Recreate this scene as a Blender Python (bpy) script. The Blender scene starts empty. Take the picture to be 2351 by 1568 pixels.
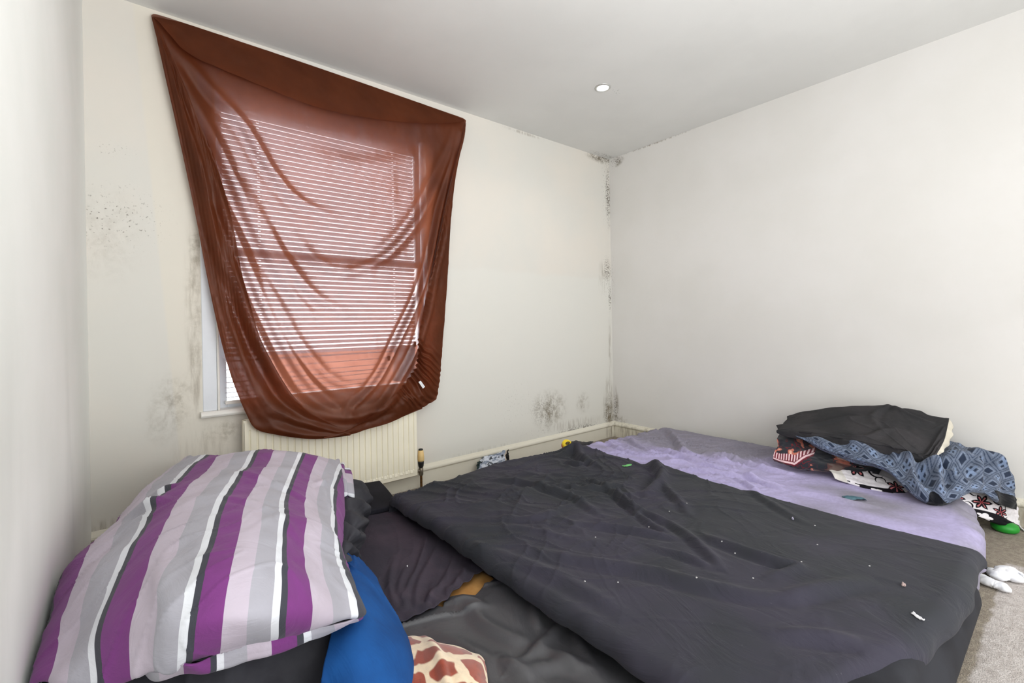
import bpy, math, random
import numpy as np
from mathutils import Matrix, Vector

S = bpy.context.scene
COL = S.collection
random.seed(4)
RNG = np.random.default_rng(4)

# ------------------------------------------------------------------ camera
F_PX, CY, YAW, ROLL = 1055.8345, 743.95, 0.6808, -0.0174
CAM = np.array([-3.699, -2.9665, 1.142])
_f = np.array([math.sin(YAW), math.cos(YAW), 0.0])
_r = np.array([math.cos(YAW), -math.sin(YAW), 0.0])
_u = np.array([0, 0, 1.0])
C_R = _r * math.cos(ROLL) + _u * math.sin(ROLL)
C_U = -_r * math.sin(ROLL) + _u * math.cos(ROLL)
cd = bpy.data.cameras.new('camera')
cam = bpy.data.objects.new('camera', cd)
COL.objects.link(cam)
m = Matrix.Identity(4)
for i in range(3):
    m[i][0], m[i][1], m[i][2], m[i][3] = C_R[i], C_U[i], -_f[i], CAM[i]
cam.matrix_world = m
cd.sensor_width = 36
cd.lens = F_PX / 2351 * 36
cd.shift_y = (CY - 784) / 2351
cd.clip_start = 0.02
S.camera = cam

# ------------------------------------------------------------------ world, lights, exposure
W = bpy.data.worlds.new('world')
S.world = W
W.use_nodes = True
bg = W.node_tree.nodes['Background']
bg.inputs[0].default_value = (0.93, 0.965, 1.0, 1)
bg.inputs[1].default_value = 7.0
S.view_settings.view_transform = 'Standard'
S.view_settings.look = 'None'
S.view_settings.exposure = 0.0
S.view_settings.gamma = 1
S.view_settings.use_curve_mapping = False
S.cycles.max_bounces = 8
S.cycles.diffuse_bounces = 5
S.cycles.transparent_max_bounces = 16
S.cycles.sample_clamp_indirect = 6


def area(name, loc, rot, sx, sy, power, col=(1, 1, 1)):
    l = bpy.data.lights.new(name, 'AREA')
    l.shape = 'RECTANGLE'
    l.size, l.size_y, l.energy, l.color = sx, sy, power, col
    o = bpy.data.objects.new(name, l)
    COL.objects.link(o)
    o.location, o.rotation_euler = loc, rot
    return o


def spot(name, loc, power, col=(1, 0.99, 0.98), size=2.6):
    l = bpy.data.lights.new(name, 'SPOT')
    l.energy, l.color, l.spot_size, l.spot_blend, l.shadow_soft_size = power, col, size, 0.6, 0.045
    o = bpy.data.objects.new(name, l)
    COL.objects.link(o)
    o.location = loc
    return o


CEIL = 2.782
# added fill light by the windowless rear wall, and the ceiling downlights
area('rear_fill_light', (-2.1, -4.25, 1.1), (math.radians(86), 0, 0), 3.2, 2.0, 64, (0.97, 0.985, 1))
# added upward fill light to brighten the ceiling, from no known lamp
area('ceiling_fill_light', (-2.7, -3.3, 1.35), (math.radians(165), 0, 0), 1.0, 1.0, 45, (0.97, 0.985, 1))
spot('downlight_beam', (-1.16, -0.89, CEIL - 0.03), 6)
for x, y in ((-1.3, -2.4), (-2.75, -0.95), (-2.75, -2.6), (-2.0, -3.7)):
    spot('downlight_beam', (x, y, CEIL - 0.03), 4)


# ------------------------------------------------------------------ photo geometry helpers (pixel of the photo -> point at a known height / depth)
def ray(px, py):
    return _f + (px - 1175.5) / F_PX * C_R - (py - CY) / F_PX * C_U


def PZ(px, py, z):
    d = ray(px, py)
    return CAM + d * ((z - CAM[2]) / d[2])


def PY(px, py, y):
    d = ray(px, py)
    return CAM + d * ((y - CAM[1]) / d[1])


def PX(px, py, x):
    d = ray(px, py)
    return CAM + d * ((x - CAM[0]) / d[0])


def srgb(r, g, b):
    return tuple(((c / 255) / 12.92 if c / 255 <= 0.04045 else ((c / 255 + 0.055) / 1.055) ** 2.4) for c in (r, g, b))


# ------------------------------------------------------------------ numpy noise
_perm = RNG.random((256, 256))


def vnoise(x, y, seed=0):
    x = np.asarray(x, float) + seed * 17.31
    y = np.asarray(y, float) + seed * 7.77
    xi, yi = np.floor(x).astype(int), np.floor(y).astype(int)
    fx, fy = x - xi, y - yi
    fx, fy = fx * fx * fx * (fx * (fx * 6 - 15) + 10), fy * fy * fy * (fy * (fy * 6 - 15) + 10)
    g = lambda a, b: _perm[a % 256, b % 256]
    return ((g(xi, yi) * (1 - fx) + g(xi + 1, yi) * fx) * (1 - fy) + (g(xi, yi + 1) * (1 - fx) + g(xi + 1, yi + 1) * fx) * fy) * 2 - 1


def fbm(x, y, o=4, seed=0):
    s, a = 0, 1.0
    for k in range(o):
        s = s + a * vnoise(x * 2 ** k, y * 2 ** k, seed + k * 3)
        a *= 0.5
    return s


def ridge(x, y, seed=0, sharp=6):
    return np.exp(-np.abs(vnoise(x, y, seed)) * sharp)


def wrinkles(x, y, ang, ln, wd, seed=0, sharp=8):
    """long creases running along `ang`; warped so they do not stay parallel"""
    wx = x + 0.35 * ln * fbm(x / ln, y / ln, 2, seed + 40)
    wy = y + 0.35 * ln * fbm(x / ln + 9, y / ln, 2, seed + 41)
    c, s = math.cos(ang), math.sin(ang)
    return ridge((wx * c + wy * s) / ln, (-wx * s + wy * c) / wd, seed, sharp)


def fold_field(X, Y, folds):
    """folds: list of (polyline Nx2, width, amplitude).  one-sided crease: crest with a steeper flank"""
    H = np.zeros_like(X)
    for pts, w, a in folds:
        pts = np.asarray(pts, float)
        # smooth the polyline
        pts = cr_line(pts, max(12, 5 * len(pts)))
        best = np.full(X.shape, 1e9)
        sgn = np.zeros_like(X)
        tt = np.zeros_like(X)
        n = len(pts) - 1
        for i in range(n):
            ax, ay = pts[i]
            bx, by = pts[i + 1]
            dx, dy = bx - ax, by - ay
            L2 = dx * dx + dy * dy + 1e-12
            t = np.clip(((X - ax) * dx + (Y - ay) * dy) / L2, 0, 1)
            ex, ey = X - ax - t * dx, Y - ay - t * dy
            d = np.hypot(ex, ey)
            k = d < best
            best = np.where(k, d, best)
            sgn = np.where(k, np.sign(ex * dy - ey * dx), sgn)
            tt = np.where(k, (i + t) / n, tt)
        d = best * sgn
        amp = a * np.clip(np.sin(np.pi * np.clip(tt * 0.92 + 0.04, 0, 1)), 0, 1) ** 0.7
        H += amp * (np.exp(-(d / w) ** 2) - 0.55 * np.exp(-((d - 1.5 * w) / w) ** 2))
    return H


# ------------------------------------------------------------------ splines and meshes
def cr_line(P, n):
    P = np.asarray(P, float)
    if P.ndim == 1:
        P = P[:, None]
    k = len(P)
    t = np.linspace(0, k - 1, n)
    i = np.clip(np.floor(t).astype(int), 0, k - 2)
    f = (t - i)[:, None]
    g = lambda j: np.where((j < 0)[:, None], 2 * P[0] - P[min(1, k - 1)], np.where((j > k - 1)[:, None], 2 * P[-1] - P[max(k - 2, 0)], P[np.clip(j, 0, k - 1)]))
    a, b, c, d = g(i - 1), g(i), g(i + 1), g(i + 2)
    return 0.5 * (2 * b + (c - a) * f + (2 * a - 5 * b + 4 * c - d) * f ** 2 + (3 * b - a - 3 * c + d) * f ** 3)


def arc_line(P, n):
    """smooth line through P resampled evenly by length"""
    Q = cr_line(P, 400)
    s = np.concatenate([[0], np.cumsum(np.linalg.norm(np.diff(Q, axis=0), axis=1))])
    t = np.linspace(0, s[-1], n)
    return np.stack([np.interp(t, s, Q[:, j]) for j in range(Q.shape[1])], 1)


def patch(G, n, m):
    """bicubic surface through a control net G[rows][cols][k] -> (n,m,k)"""
    G = np.asarray(G, float)
    A = np.stack([cr_line(G[:, j], n) for j in range(G.shape[1])], 1)
    return np.stack([cr_line(A[i], m) for i in range(n)], 0)


def coons(top, bot, left, right, n, m):
    T, B = arc_line(top, m), arc_line(bot, m)
    L, R = arc_line(left, n), arc_line(right, n)
    v = np.linspace(0, 1, n)[:, None, None]
    u = np.linspace(0, 1, m)[None, :, None]
    return ((1 - v) * T[None] + v * B[None] + (1 - u) * L[:, None] + u * R[:, None]
            - ((1 - u) * (1 - v) * T[0] + u * (1 - v) * T[-1] + (1 - u) * v * B[0] + u * v * B[-1]))


def normals(P):
    du = np.gradient(P, axis=1)
    dv = np.gradient(P, axis=0)
    n = np.cross(du, dv)
    return n / (np.linalg.norm(n, axis=2, keepdims=True) + 1e-12)


def tagset(o, label=None, cat=None, group=None, kind=None):
    for k, v in (('label', label), ('category', cat), ('group', group), ('kind', kind)):
        if v:
            o[k] = v
    return o


def empty(name, loc):
    o = bpy.data.objects.new(name, None)
    COL.objects.link(o)
    o.location = loc
    o.empty_display_size = 0.05
    return o


def obj(name, V, Fc, mat, parent=None, smooth=True, origin=None, uv=None, colr=None, bevel=0, solid=0, sub=0):
    V = np.asarray(V, float).reshape(-1, 3)
    if parent is not None:
        org = np.array(parent.get('_org', list(parent.location)))
    elif origin is not None:
        org = np.asarray(origin, float)
    else:
        org = np.array([(V[:, 0].min() + V[:, 0].max()) / 2, (V[:, 1].min() + V[:, 1].max()) / 2, V[:, 2].min()])
    me = bpy.data.meshes.new(name)
    me.from_pydata((V - org).tolist(), [], [tuple(int(i) for i in f) for f in Fc])
    if smooth:
        me.polygons.foreach_set('use_smooth', [True] * len(me.polygons))
    li = np.zeros(len(me.loops), int)
    me.loops.foreach_get('vertex_index', li)
    if uv is not None:
        l = me.uv_layers.new(name='UVMap')
        l.data.foreach_set('uv', np.asarray(uv, float).reshape(-1, 2)[li].ravel())
    if colr is not None:
        ca = me.color_attributes.new('print', 'FLOAT_COLOR', 'POINT')
        c = np.asarray(colr, float).reshape(-1, 3)
        ca.data.foreach_set('color', np.concatenate([c, np.ones((len(c), 1))], 1).ravel())
    me.materials.append(mat)
    me.update()
    o = bpy.data.objects.new(name, me)
    COL.objects.link(o)
    if parent is not None:
        o.parent = parent
        o['_org'] = list(org)
    else:
        o.location = org
        o['_org'] = list(org)
    if bevel:
        b = o.modifiers.new('bevel', 'BEVEL')
        b.width, b.segments, b.limit_method, b.angle_limit = bevel, 2, 'ANGLE', 0.6
    if sub:
        b = o.modifiers.new('sub', 'SUBSURF')
        b.levels = b.render_levels = sub
    if solid:
        b = o.modifiers.new('thickness', 'SOLIDIFY')
        b.thickness, b.offset = solid, 0
    return o


def grid_faces(n, m, off=0, flip=False):
    i, j = np.meshgrid(np.arange(n - 1), np.arange(m - 1), indexing='ij')
    a = off + i * m + j
    q = np.stack([a, a + 1, a + m + 1, a + m], -1).reshape(-1, 4)
    return q[:, ::-1] if flip else q


def grid_obj(name, P, mat, parent=None, uv=None, colr=None, solid=0, **k):
    n, m = P.shape[:2]
    if uv is None:
        u, v = np.meshgrid(np.linspace(0, 1, m), np.linspace(0, 1, n))
        uv = np.stack([u, v], -1)
    return obj(name, P, grid_faces(n, m), mat, parent, uv=uv, colr=colr, solid=solid, **k)


def box(x0, x1, y0, y1, z0, z1):
    V = [(x0, y0, z0), (x1, y0, z0), (x1, y1, z0), (x0, y1, z0), (x0, y0, z1), (x1, y0, z1), (x1, y1, z1), (x0, y1, z1)]
    return V, [(0, 3, 2, 1), (4, 5, 6, 7), (0, 1, 5, 4), (1, 2, 6, 5), (2, 3, 7, 6), (3, 0, 4, 7)]


def join(*parts):
    V, Fc = [], []
    for v, f in parts:
        o = len(V)
        V += [tuple(p) for p in v]
        Fc += [tuple(i + o for i in q) for q in f]
    return V, Fc


def extrude_x(prof, x0, x1):
    """prof: list of (y,z) closed loop"""
    n = len(prof)
    V = [(x0, y, z) for y, z in prof] + [(x1, y, z) for y, z in prof]
    Fc = [(i, (i + 1) % n, n + (i + 1) % n, n + i) for i in range(n)] + [tuple(range(n))[::-1], tuple(range(n, 2 * n))]
    return V, Fc


def lathe(prof, cx, cy, seg=24):
    """prof: list of (r,z)"""
    V, Fc = [], []
    for r, z in prof:
        for k in range(seg):
            a = 2 * math.pi * k / seg
            V.append((cx + r * math.cos(a), cy + r * math.sin(a), z))
    for i in range(len(prof) - 1):
        for k in range(seg):
            Fc.append((i * seg + k, i * seg + (k + 1) % seg, (i + 1) * seg + (k + 1) % seg, (i + 1) * seg + k))
    Fc.append(tuple(range(seg))[::-1])
    Fc.append(tuple(range((len(prof) - 1) * seg, len(prof) * seg)))
    return V, Fc


def tube(pts, rad, seg=12, flat=1.0, n=None, noise=0, seed=0):
    """closed tube along pts; rad scalar or list; flat squeezes the vertical radius"""
    pts = np.asarray(pts, float)
    n = n or max(8, 6 * len(pts))
    Q = cr_line(pts, n)
    rr = cr_line(np.asarray(rad, float) if np.ndim(rad) else np.full(len(pts), float(rad)), n)[:, 0]
    T = np.gradient(Q, axis=0)
    T /= np.linalg.norm(T, axis=1, keepdims=True) + 1e-9
    up = np.array([0, 0, 1.0])
    V = []
    for i in range(n):
        t = T[i]
        ref = up if abs(t[2]) < 0.9 else np.array([0, 1.0, 0])
        s = np.cross(t, ref)
        s /= np.linalg.norm(s)
        w = np.cross(s, t)
        for k in range(seg):
            a = 2 * math.pi * k / seg
            r = rr[i] * (1 + (noise * vnoise(i * 0.7, k * 1.1, seed) if noise else 0))
            V.append(Q[i] + r * (math.cos(a) * s + flat * math.sin(a) * w))
    Fc = []
    for i in range(n - 1):
        for k in range(seg):
            Fc.append((i * seg + k, i * seg + (k + 1) % seg, (i + 1) * seg + (k + 1) % seg, (i + 1) * seg + k))
    Fc.append(tuple(range(seg))[::-1])
    Fc.append(tuple(range((n - 1) * seg, n * seg)))
    return V, Fc


def closed_patch(P, push):
    """front surface P plus a back surface pushed by vectors `push` (n,m,3); sewn round the rim"""
    n, m = P.shape[:2]
    B = P + push
    V = np.concatenate([P.reshape(-1, 3), B.reshape(-1, 3)])
    Fc = [tuple(f) for f in grid_faces(n, m)] + [tuple(f) for f in grid_faces(n, m, n * m, True)]
    o = n * m
    rim = [j for j in range(m)] + [i * m + m - 1 for i in range(1, n)] + [(n - 1) * m + j for j in range(m - 2, -1, -1)] + [i * m for i in range(n - 2, 0, -1)]
    for a, b in zip(rim, rim[1:] + rim[:1]):
        Fc.append((b, a, a + o, b + o))
    return V, Fc


# ------------------------------------------------------------------ materials
class NT:
    def __init__(self, name):
        self.mat = bpy.data.materials.new(name)
        self.mat.use_nodes = True
        self.t = self.mat.node_tree
        self.t.nodes.clear()

    def n(self, kind, ins=None, **props):
        nd = self.t.nodes.new('ShaderNode' + kind)
        for k, v in props.items():
            setattr(nd, k, v)
        for k, v in (ins or {}).items():
            s = nd.inputs[k]
            if isinstance(v, bpy.types.NodeSocket):
                self.t.links.new(v, s)
            else:
                if s.type == 'RGBA' and len(v) == 3:
                    v = (*v, 1)
                s.default_value = v
        return nd

    def coord(self, which='Object'):
        return self.n('TexCoord').outputs[which]

    def noise(self, vec, scale, detail=4, rough=0.55, dist=0):
        return self.n('TexNoise', {'Vector': vec, 'Scale': scale, 'Detail': detail, 'Roughness': rough, 'Distortion': dist}).outputs['Fac']

    def ramp(self, fac, lo, hi, a=0.0, b=1.0, smooth=True):
        return self.n('MapRange', {'Value': fac, 'From Min': lo, 'From Max': hi, 'To Min': a, 'To Max': b},
                      interpolation_type='SMOOTHSTEP' if smooth else 'LINEAR').outputs[0]

    def math(self, op, a, b=0.0, c=0.0):
        return self.n('Math', {0: a, 1: b, 2: c}, operation=op).outputs[0]

    def mix(self, fac, a, b, mode='MIX'):
        nd = self.n('Mix', data_type='RGBA', blend_type=mode)
        for k, v in ((0, fac), (6, a), (7, b)):
            s = nd.inputs[k]
            if isinstance(v, bpy.types.NodeSocket):
                self.t.links.new(v, s)
            else:
                s.default_value = (*v, 1) if k and len(v) == 3 else v
        return nd.outputs[2]

    def vmul(self, vec, xyz):
        return self.n('VectorMath', {0: vec, 1: xyz}, operation='MULTIPLY').outputs[0]

    def bump(self, h, strength=0.3, dist=0.01, normal=None):
        d = {'Height': h, 'Strength': strength, 'Distance': dist}
        if normal:
            d['Normal'] = normal
        return self.n('Bump', d).outputs[0]

    def principled(self, **k):
        d = {}
        for a, b in (('color', 'Base Color'), ('rough', 'Roughness'), ('metal', 'Metallic'), ('normal', 'Normal'), ('spec', 'Specular IOR Level'),
                     ('sheen', 'Sheen Weight'), ('sheenr', 'Sheen Roughness'), ('trans', 'Transmission Weight'), ('emis', 'Emission Color'), ('emis_s', 'Emission Strength'), ('alpha', 'Alpha')):
            if a in k:
                d[b] = k[a]
        return self.n('BsdfPrincipled', d)

    def out(self, sh):
        self.t.links.new(sh, self.n('OutputMaterial').inputs[0])
        return self.mat


def plain(name, c, rough=0.6, metal=0, var=0.06, nscale=20, bump=0.0, bscale=200, spec=0.4):
    t = NT(name)
    co = t.coord()
    f = t.noise(co, nscale)
    col = t.mix(t.ramp(f, 0.3, 0.7), tuple(x * (1 - var) for x in c), tuple(min(1, x * (1 + var)) for x in c))
    k = dict(color=col, rough=rough, metal=metal, spec=spec)
    if bump:
        k['normal'] = t.bump(t.noise(co, bscale, 3), bump, 0.002)
    return t.out(t.principled(**k).outputs[0])


def fabric(name, c, c2=None, rough=0.85, nscale=6, weave=900, wv=0.15, sheen=0.0, spec=0.25, dust=None, crease=0.0, cscale=9.0, lo=0.35, hi=0.65):
    """cloth: slow tone drift (wear, fading), thread relief, optional lint and small creases"""
    t = NT(name)
    co = t.coord()
    c2 = c2 or tuple(x * 0.8 for x in c)
    col = t.mix(t.ramp(t.noise(co, nscale, 5), lo, hi), c, c2)
    if dust:
        col = t.mix(t.ramp(t.noise(co, 120, 2), 0.74, 0.80), col, dust)
    h = t.noise(co, weave, 2)
    nb = t.bump(h, wv, 0.001)
    if crease:
        cv = t.vmul(co, (1.0, 0.55, 1.0))
        hh = t.noise(cv, cscale, 5, 0.6, 1.2)
        hh = t.math('ABSOLUTE', t.math('SUBTRACT', hh, 0.5))
        nb = t.bump(t.ramp(hh, 0.0, 0.12), crease, 0.006, nb)
    return t.out(t.principled(color=col, rough=rough, normal=nb, sheen=sheen, sheenr=0.5, spec=spec).outputs[0])


def printed(name, rough=0.9, sheen=0.2, fuzz=0.3, fscale=500):
    t = NT(name)
    a = t.n('VertexColor', layer_name='print')
    co = t.coord()
    col = t.mix(t.ramp(t.noise(co, 60, 4), 0.3, 0.7), (0.88, 0.88, 0.88), (1.0, 1.0, 1.0))
    col = t.mix(1.0, a.outputs[0], col, 'MULTIPLY')
    nb = t.bump(t.noise(co, fscale, 3), fuzz, 0.003)
    return t.out(t.principled(color=col, rough=rough, sheen=sheen, normal=nb, spec=0.15).outputs[0])


def wall_mat(name, c, c2, stains=(), axis='x', extra=None, blotch=1.5, streak=0.0):
    """painted plaster; stains = (a, z, ra, rz, kind, strength) in wall coordinates; mould keeps its own shape"""
    t = NT(name)
    co = t.coord()
    col = t.mix(t.ramp(t.noise(co, blotch, 5), 0.35, 0.65), c, c2)
    if extra:
        col = extra(t, co, col)
    if streak:
        sv = t.vmul(co, (1.6, 1.6, 0.4))
        lo_ = t.ramp(t.n('SeparateXYZ', {0: co}).outputs[2], 1.5, 0.5)
        col = t.mix(t.math('MULTIPLY', t.math('MULTIPLY', t.ramp(t.noise(sv, 2.0, 4), 0.45, 0.8), streak), lo_), col, srgb(176, 178, 172))
    fine = t.noise(co, 75, 3, 0.6)
    mid = t.noise(t.vmul(co, (1, 1, 0.8)), 14, 6, 0.65, 0.4)
    vert = t.noise(t.vmul(co, (16, 16, 2.0)), 2.2, 6, 0.65)
    dot = t.ramp(fine, 0.60, 0.67)
    dense = t.ramp(t.math('ADD', t.math('MULTIPLY', fine, 0.7), t.math('MULTIPLY', mid, 0.3)), 0.47, 0.57)
    smear = t.math('MULTIPLY', t.ramp(mid, 0.34, 0.70), t.ramp(t.noise(co, 32, 4, 0.7), 0.25, 0.65))
    runs = t.ramp(vert, 0.42, 0.68)
    for a, z, ra, rz, kind, st in stains:
        off = {'x': (-a, 0, -z), 'y': (0, -a, -z), 'c': (-a, -z, 0)}[axis]
        sc = {'x': (1 / ra, 0, 1 / rz), 'y': (0, 1 / ra, 1 / rz), 'c': (1 / ra, 1 / rz, 0)}[axis]
        d = t.n('VectorMath', {0: co, 1: off}, operation='ADD').outputs[0]
        d = t.n('VectorMath', {0: t.vmul(d, sc)}, operation='LENGTH').outputs['Value']
        mk = t.ramp(d, 0.15, 1.0, 1.0, 0.0)
        src = {'spots': dot, 'dense': dense, 'smear': smear, 'runs': runs}[kind]
        fac = t.math('MULTIPLY', t.math('MULTIPLY', mk, src), st)
        tone = {'spots': srgb(72, 62, 46), 'dense': srgb(74, 62, 46), 'smear': srgb(126, 116, 96), 'runs': srgb(112, 96, 72)}[kind]
        col = t.mix(fac, col, tone)
    nb = t.bump(t.noise(co, 40, 5), 0.06, 0.004)
    nb = t.bump(t.noise(co, 3, 3), 0.08, 0.02, nb)
    return t.out(t.principled(color=col, rough=0.72, normal=nb, spec=0.25).outputs[0])


def px_stain(px, py, ra, rz, kind, st):
    p = PY(px, py, 0)
    return (p[0], p[2], ra, rz, kind, st)


def px_stain_e(px, py, ra, rz, kind, st):
    p = PX(px, py, 0)
    return (p[1], p[2], ra, rz, kind, st)


# ------------------------------------------------------------------ room shell
X0, Y0 = -3.89, -4.4         # left wall, rear wall
stN = [px_stain(1378, 362, 0.24, 0.06, 'dense', 1.0), px_stain(1402, 366, 0.06, 0.10, 'dense', 1.2), px_stain(1396, 450, 0.055, 0.40, 'dense', 0.9), px_stain(1394, 620, 0.07, 0.16, 'dense', 0.9), px_stain(1400, 680, 0.03, 0.2, 'dense', 0.8), px_stain(1398, 950, 0.10, 0.22, 'dense', 0.8), px_stain(1378, 366, 0.26, 0.05, 'smear', 1.0), px_stain(1250, 940, 0.22, 0.18, 'dense', 0.35), px_stain(1330, 985, 0.4, 0.06, 'dense', 0.7), px_stain(1385, 368, 0.24, 0.06, 'spots', 1.0), px_stain(1402, 372, 0.05, 0.10, 'smear', 1.2),
       px_stain(1200, 305, 0.3, 0.02, 'runs', 0.7),
       px_stain(1394, 440, 0.12, 0.5, 'spots', 1.0), px_stain(1401, 440, 0.03, 0.5, 'runs', 0.45), px_stain(1394, 640, 0.12, 0.3, 'spots', 1.0),
       px_stain(1382, 640, 0.07, 0.22, 'runs', 0.55), px_stain(1400, 800, 0.04, 0.5, 'runs', 0.5),
       px_stain(1398, 930, 0.10, 0.34, 'runs', 1.2), px_stain(1396, 940, 0.12, 0.2, 'smear', 0.7), px_stain(1404, 955, 0.10, 0.16, 'smear', 1.0),
       px_stain(1264, 940, 0.27, 0.22, 'smear', 1.0), px_stain(1262, 950, 0.20, 0.16, 'spots', 0.6), px_stain(1338, 925, 0.12, 0.13, 'smear', 0.8),
       px_stain(1320, 972, 0.50, 0.06, 'runs', 0.45), px_stain(1240, 992, 0.30, 0.05, 'spots', 0.8), px_stain(1120, 1030, 0.6, 0.025, 'runs', 0.2),
       px_stain(1180, 930, 0.3, 0.3, 'spots', 0.25),
       px_stain(446, 700, 0.055, 0.62, 'runs', 0.4), px_stain(452, 570, 0.05, 0.12, 'smear', 0.8), px_stain(448, 720, 0.06, 0.6, 'smear', 0.4), px_stain(450, 880, 0.05, 0.25, 'runs', 0.4),
       px_stain(270, 500, 0.26, 0.22, 'spots', 0.75), px_stain(240, 540, 0.2, 0.3, 'smear', 0.25), px_stain(265, 345, 0.1, 0.06, 'spots', 0.6),
       px_stain(400, 925, 0.13, 0.2, 'smear', 0.55), px_stain(370, 970, 0.1, 0.15, 'smear', 0.35), px_stain(515, 990, 0.16, 0.10, 'smear', 0.5),
       px_stain(240, 1210, 0.2, 0.05, 'runs', 0.5), px_stain(470, 1040, 0.2, 0.2, 'runs', 0.25)]
stE = [px_stain_e(1416, 370, 0.10, 0.06, 'dense', 1.0), px_stain_e(1414, 940, 0.05, 0.2, 'dense', 0.7), px_stain_e(1500, 328, 0.6, 0.014, 'dense', 0.8), px_stain_e(1418, 372, 0.10, 0.06, 'smear', 1.0), px_stain_e(1412, 372, 0.06, 0.10, 'spots', 0.9), px_stain_e(1413, 930, 0.06, 0.25, 'runs', 0.8),
       px_stain_e(1425, 962, 0.16, 0.06, 'smear', 0.8), px_stain_e(1408, 640, 0.04, 0.3, 'spots', 0.6), px_stain_e(1500, 330, 0.5, 0.015, 'runs', 0.8)]


def repaint(t, co, col):
    # lower right of the window wall was repainted whiter, with a ragged upper edge; a pale strip beside the left corner
    s = t.n('SeparateXYZ', {0: co})
    wob = t.math('MULTIPLY_ADD', t.noise(co, 4, 3), 0.10, -0.05)
    zz = t.math('ADD', s.outputs[2], wob)
    low = t.ramp(zz, 1.60, 1.55)
    col = t.mix(t.math('MULTIPLY', low, t.ramp(s.outputs[0], -2.2, -1.9, 0.0, 0.8)), col, srgb(222, 221, 214))
    left = t.math('MULTIPLY', t.ramp(t.math('ADD', s.outputs[0], t.math('MULTIPLY', s.outputs[2], 0.07)), -3.52, -3.50), t.ramp(s.outputs[0], -3.2, -3.4))
    return t.mix(t.math('MULTIPLY', left, 0.6), col, srgb(226, 220, 206))


M_wallN = wall_mat('window_wall_paint', srgb(224, 219, 210), srgb(219, 217, 210), stN, 'x', repaint)
M_wallE = wall_mat('right_wall_paint', srgb(225, 223, 220), srgb(221, 219, 215), stE, 'y')
M_wallW = wall_mat('left_wall_paint', srgb(243, 244, 240), srgb(237, 239, 234), (), 'y', streak=0.3)
M_ceil = wall_mat('ceiling_paint', srgb(221, 221, 218), srgb(216, 216, 213),
                  [(PZ(1414, 212, CEIL)[0], PZ(1414, 212, CEIL)[1], 0.07, 0.06, 'spots', 0.7), (-0.12, -0.05, 0.3, 0.04, 'dense', 0.5)], 'c')

WX0, WX1, WZ0, WZ1 = -3.44, -2.0, 0.70, 2.60     # window opening


def wall_with_hole():
    xs, zs = [X0 - 0.1, WX0, WX1, 0.1], [-0.05, WZ0, WZ1, CEIL + 0.05]
    parts = []
    for i in range(3):
        for j in range(3):
            if not (i == 1 and j == 1):
                parts.append(box(xs[i], xs[i + 1], 0.0, 0.26, zs[j], zs[j + 1]))
    return join(*parts)


def structure(name, VF, mat, **k):
    return tagset(obj(name, VF[0], VF[1], mat, smooth=k.pop('smooth', False), origin=(0, 0, 0), **k), kind='structure')


structure('wall_north', wall_with_hole(), M_wallN)
structure('wall_east', box(0, 0.12, Y0 - 0.1, 0.0, -0.05, CEIL + 0.05), M_wallE)
structure('wall_west', box(X0 - 0.12, X0, Y0 - 0.1, 0.0, -0.05, CEIL + 0.05), M_wallW)
structure('wall_south', box(X0, 0, Y0 - 0.1, Y0, -0.05, CEIL + 0.05), M_wallE)
structure('ceiling', box(X0 - 0.1, 0.1, Y0 - 0.1, 0.26, CEIL, CEIL + 0.1), M_ceil)


def carpet():
    t = NT('beige_carpet')
    co = t.coord()
    s = t.n('SeparateXYZ', {0: co})
    base = t.mix(t.ramp(t.noise(co, 38, 4, 0.7), 0.35, 0.65), srgb(220, 212, 207), srgb(194, 184, 178))
    dark_beige = t.mix(t.ramp(t.noise(co, 38, 4, 0.7), 0.35, 0.65), srgb(172, 160, 142), srgb(146, 134, 118))
    w = t.math('MULTIPLY_ADD', t.noise(co, 9, 3), 0.05, -0.025)
    e = t.ramp(t.math('ADD', s.outputs[0], w), -0.62, -0.58)        # browner by the wall and behind the bed fronts
    col = t.mix(t.math('MAXIMUM', e, t.ramp(t.math('ADD', s.outputs[1], w), -2.745, -2.73)), base, dark_beige)
    nb = t.bump(t.noise(co, 170, 3, 0.7), 0.9, 0.012)
    return t.out(t.principled(color=col, rough=0.97, normal=nb, spec=0.1, sheen=0.2).outputs[0])


structure('floor', box(X0 - 0.1, 0.1, Y0 - 0.1, 0.26, -0.08, 0.0), carpet())

M_skirt = wall_mat('skirting_gloss', srgb(232, 228, 214), srgb(226, 221, 205),
                   [px_stain(1400, 990, 0.12, 0.16, 'runs', 0.8), px_stain(1390, 1010, 0.16, 0.04, 'smear', 0.7), px_stain(950, 1120, 0.4, 0.03, 'smear', 0.4)], 'x')


def skirting_profile(s=1, h=0.0):
    return [(0, 0), (-0.018 * s, 0), (-0.018 * s, 0.104 + h), (-0.021 * s, 0.107 + h), (-0.028 * s, 0.111 + h), (-0.031 * s, 0.119 + h), (-0.029 * s, 0.128 + h),
            (-0.022 * s, 0.135 + h), (-0.014 * s, 0.139 + h), (-0.008 * s, 0.146 + h), (0, 0.149 + h)]


pN = skirting_profile()
structure('baseboard_north', extrude_x(pN, -3.30, 0.0), M_skirt)
structure('baseboard_north_corner', extrude_x(skirting_profile(h=0.04), X0, -3.30), M_skirt)
V, Fc = extrude_x(pN, 0.0, 4.4)
structure('baseboard_east', ([(p[1], -p[0], p[2]) for p in V], Fc), M_skirt)

# ------------------------------------------------------------------ window
M_white = plain('window_gloss_paint', srgb(222, 226, 232), 0.35, var=0.03, nscale=8)
M_sill = plain('sill_gloss_paint', srgb(232, 230, 224), 0.35, var=0.03, nscale=8)


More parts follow.
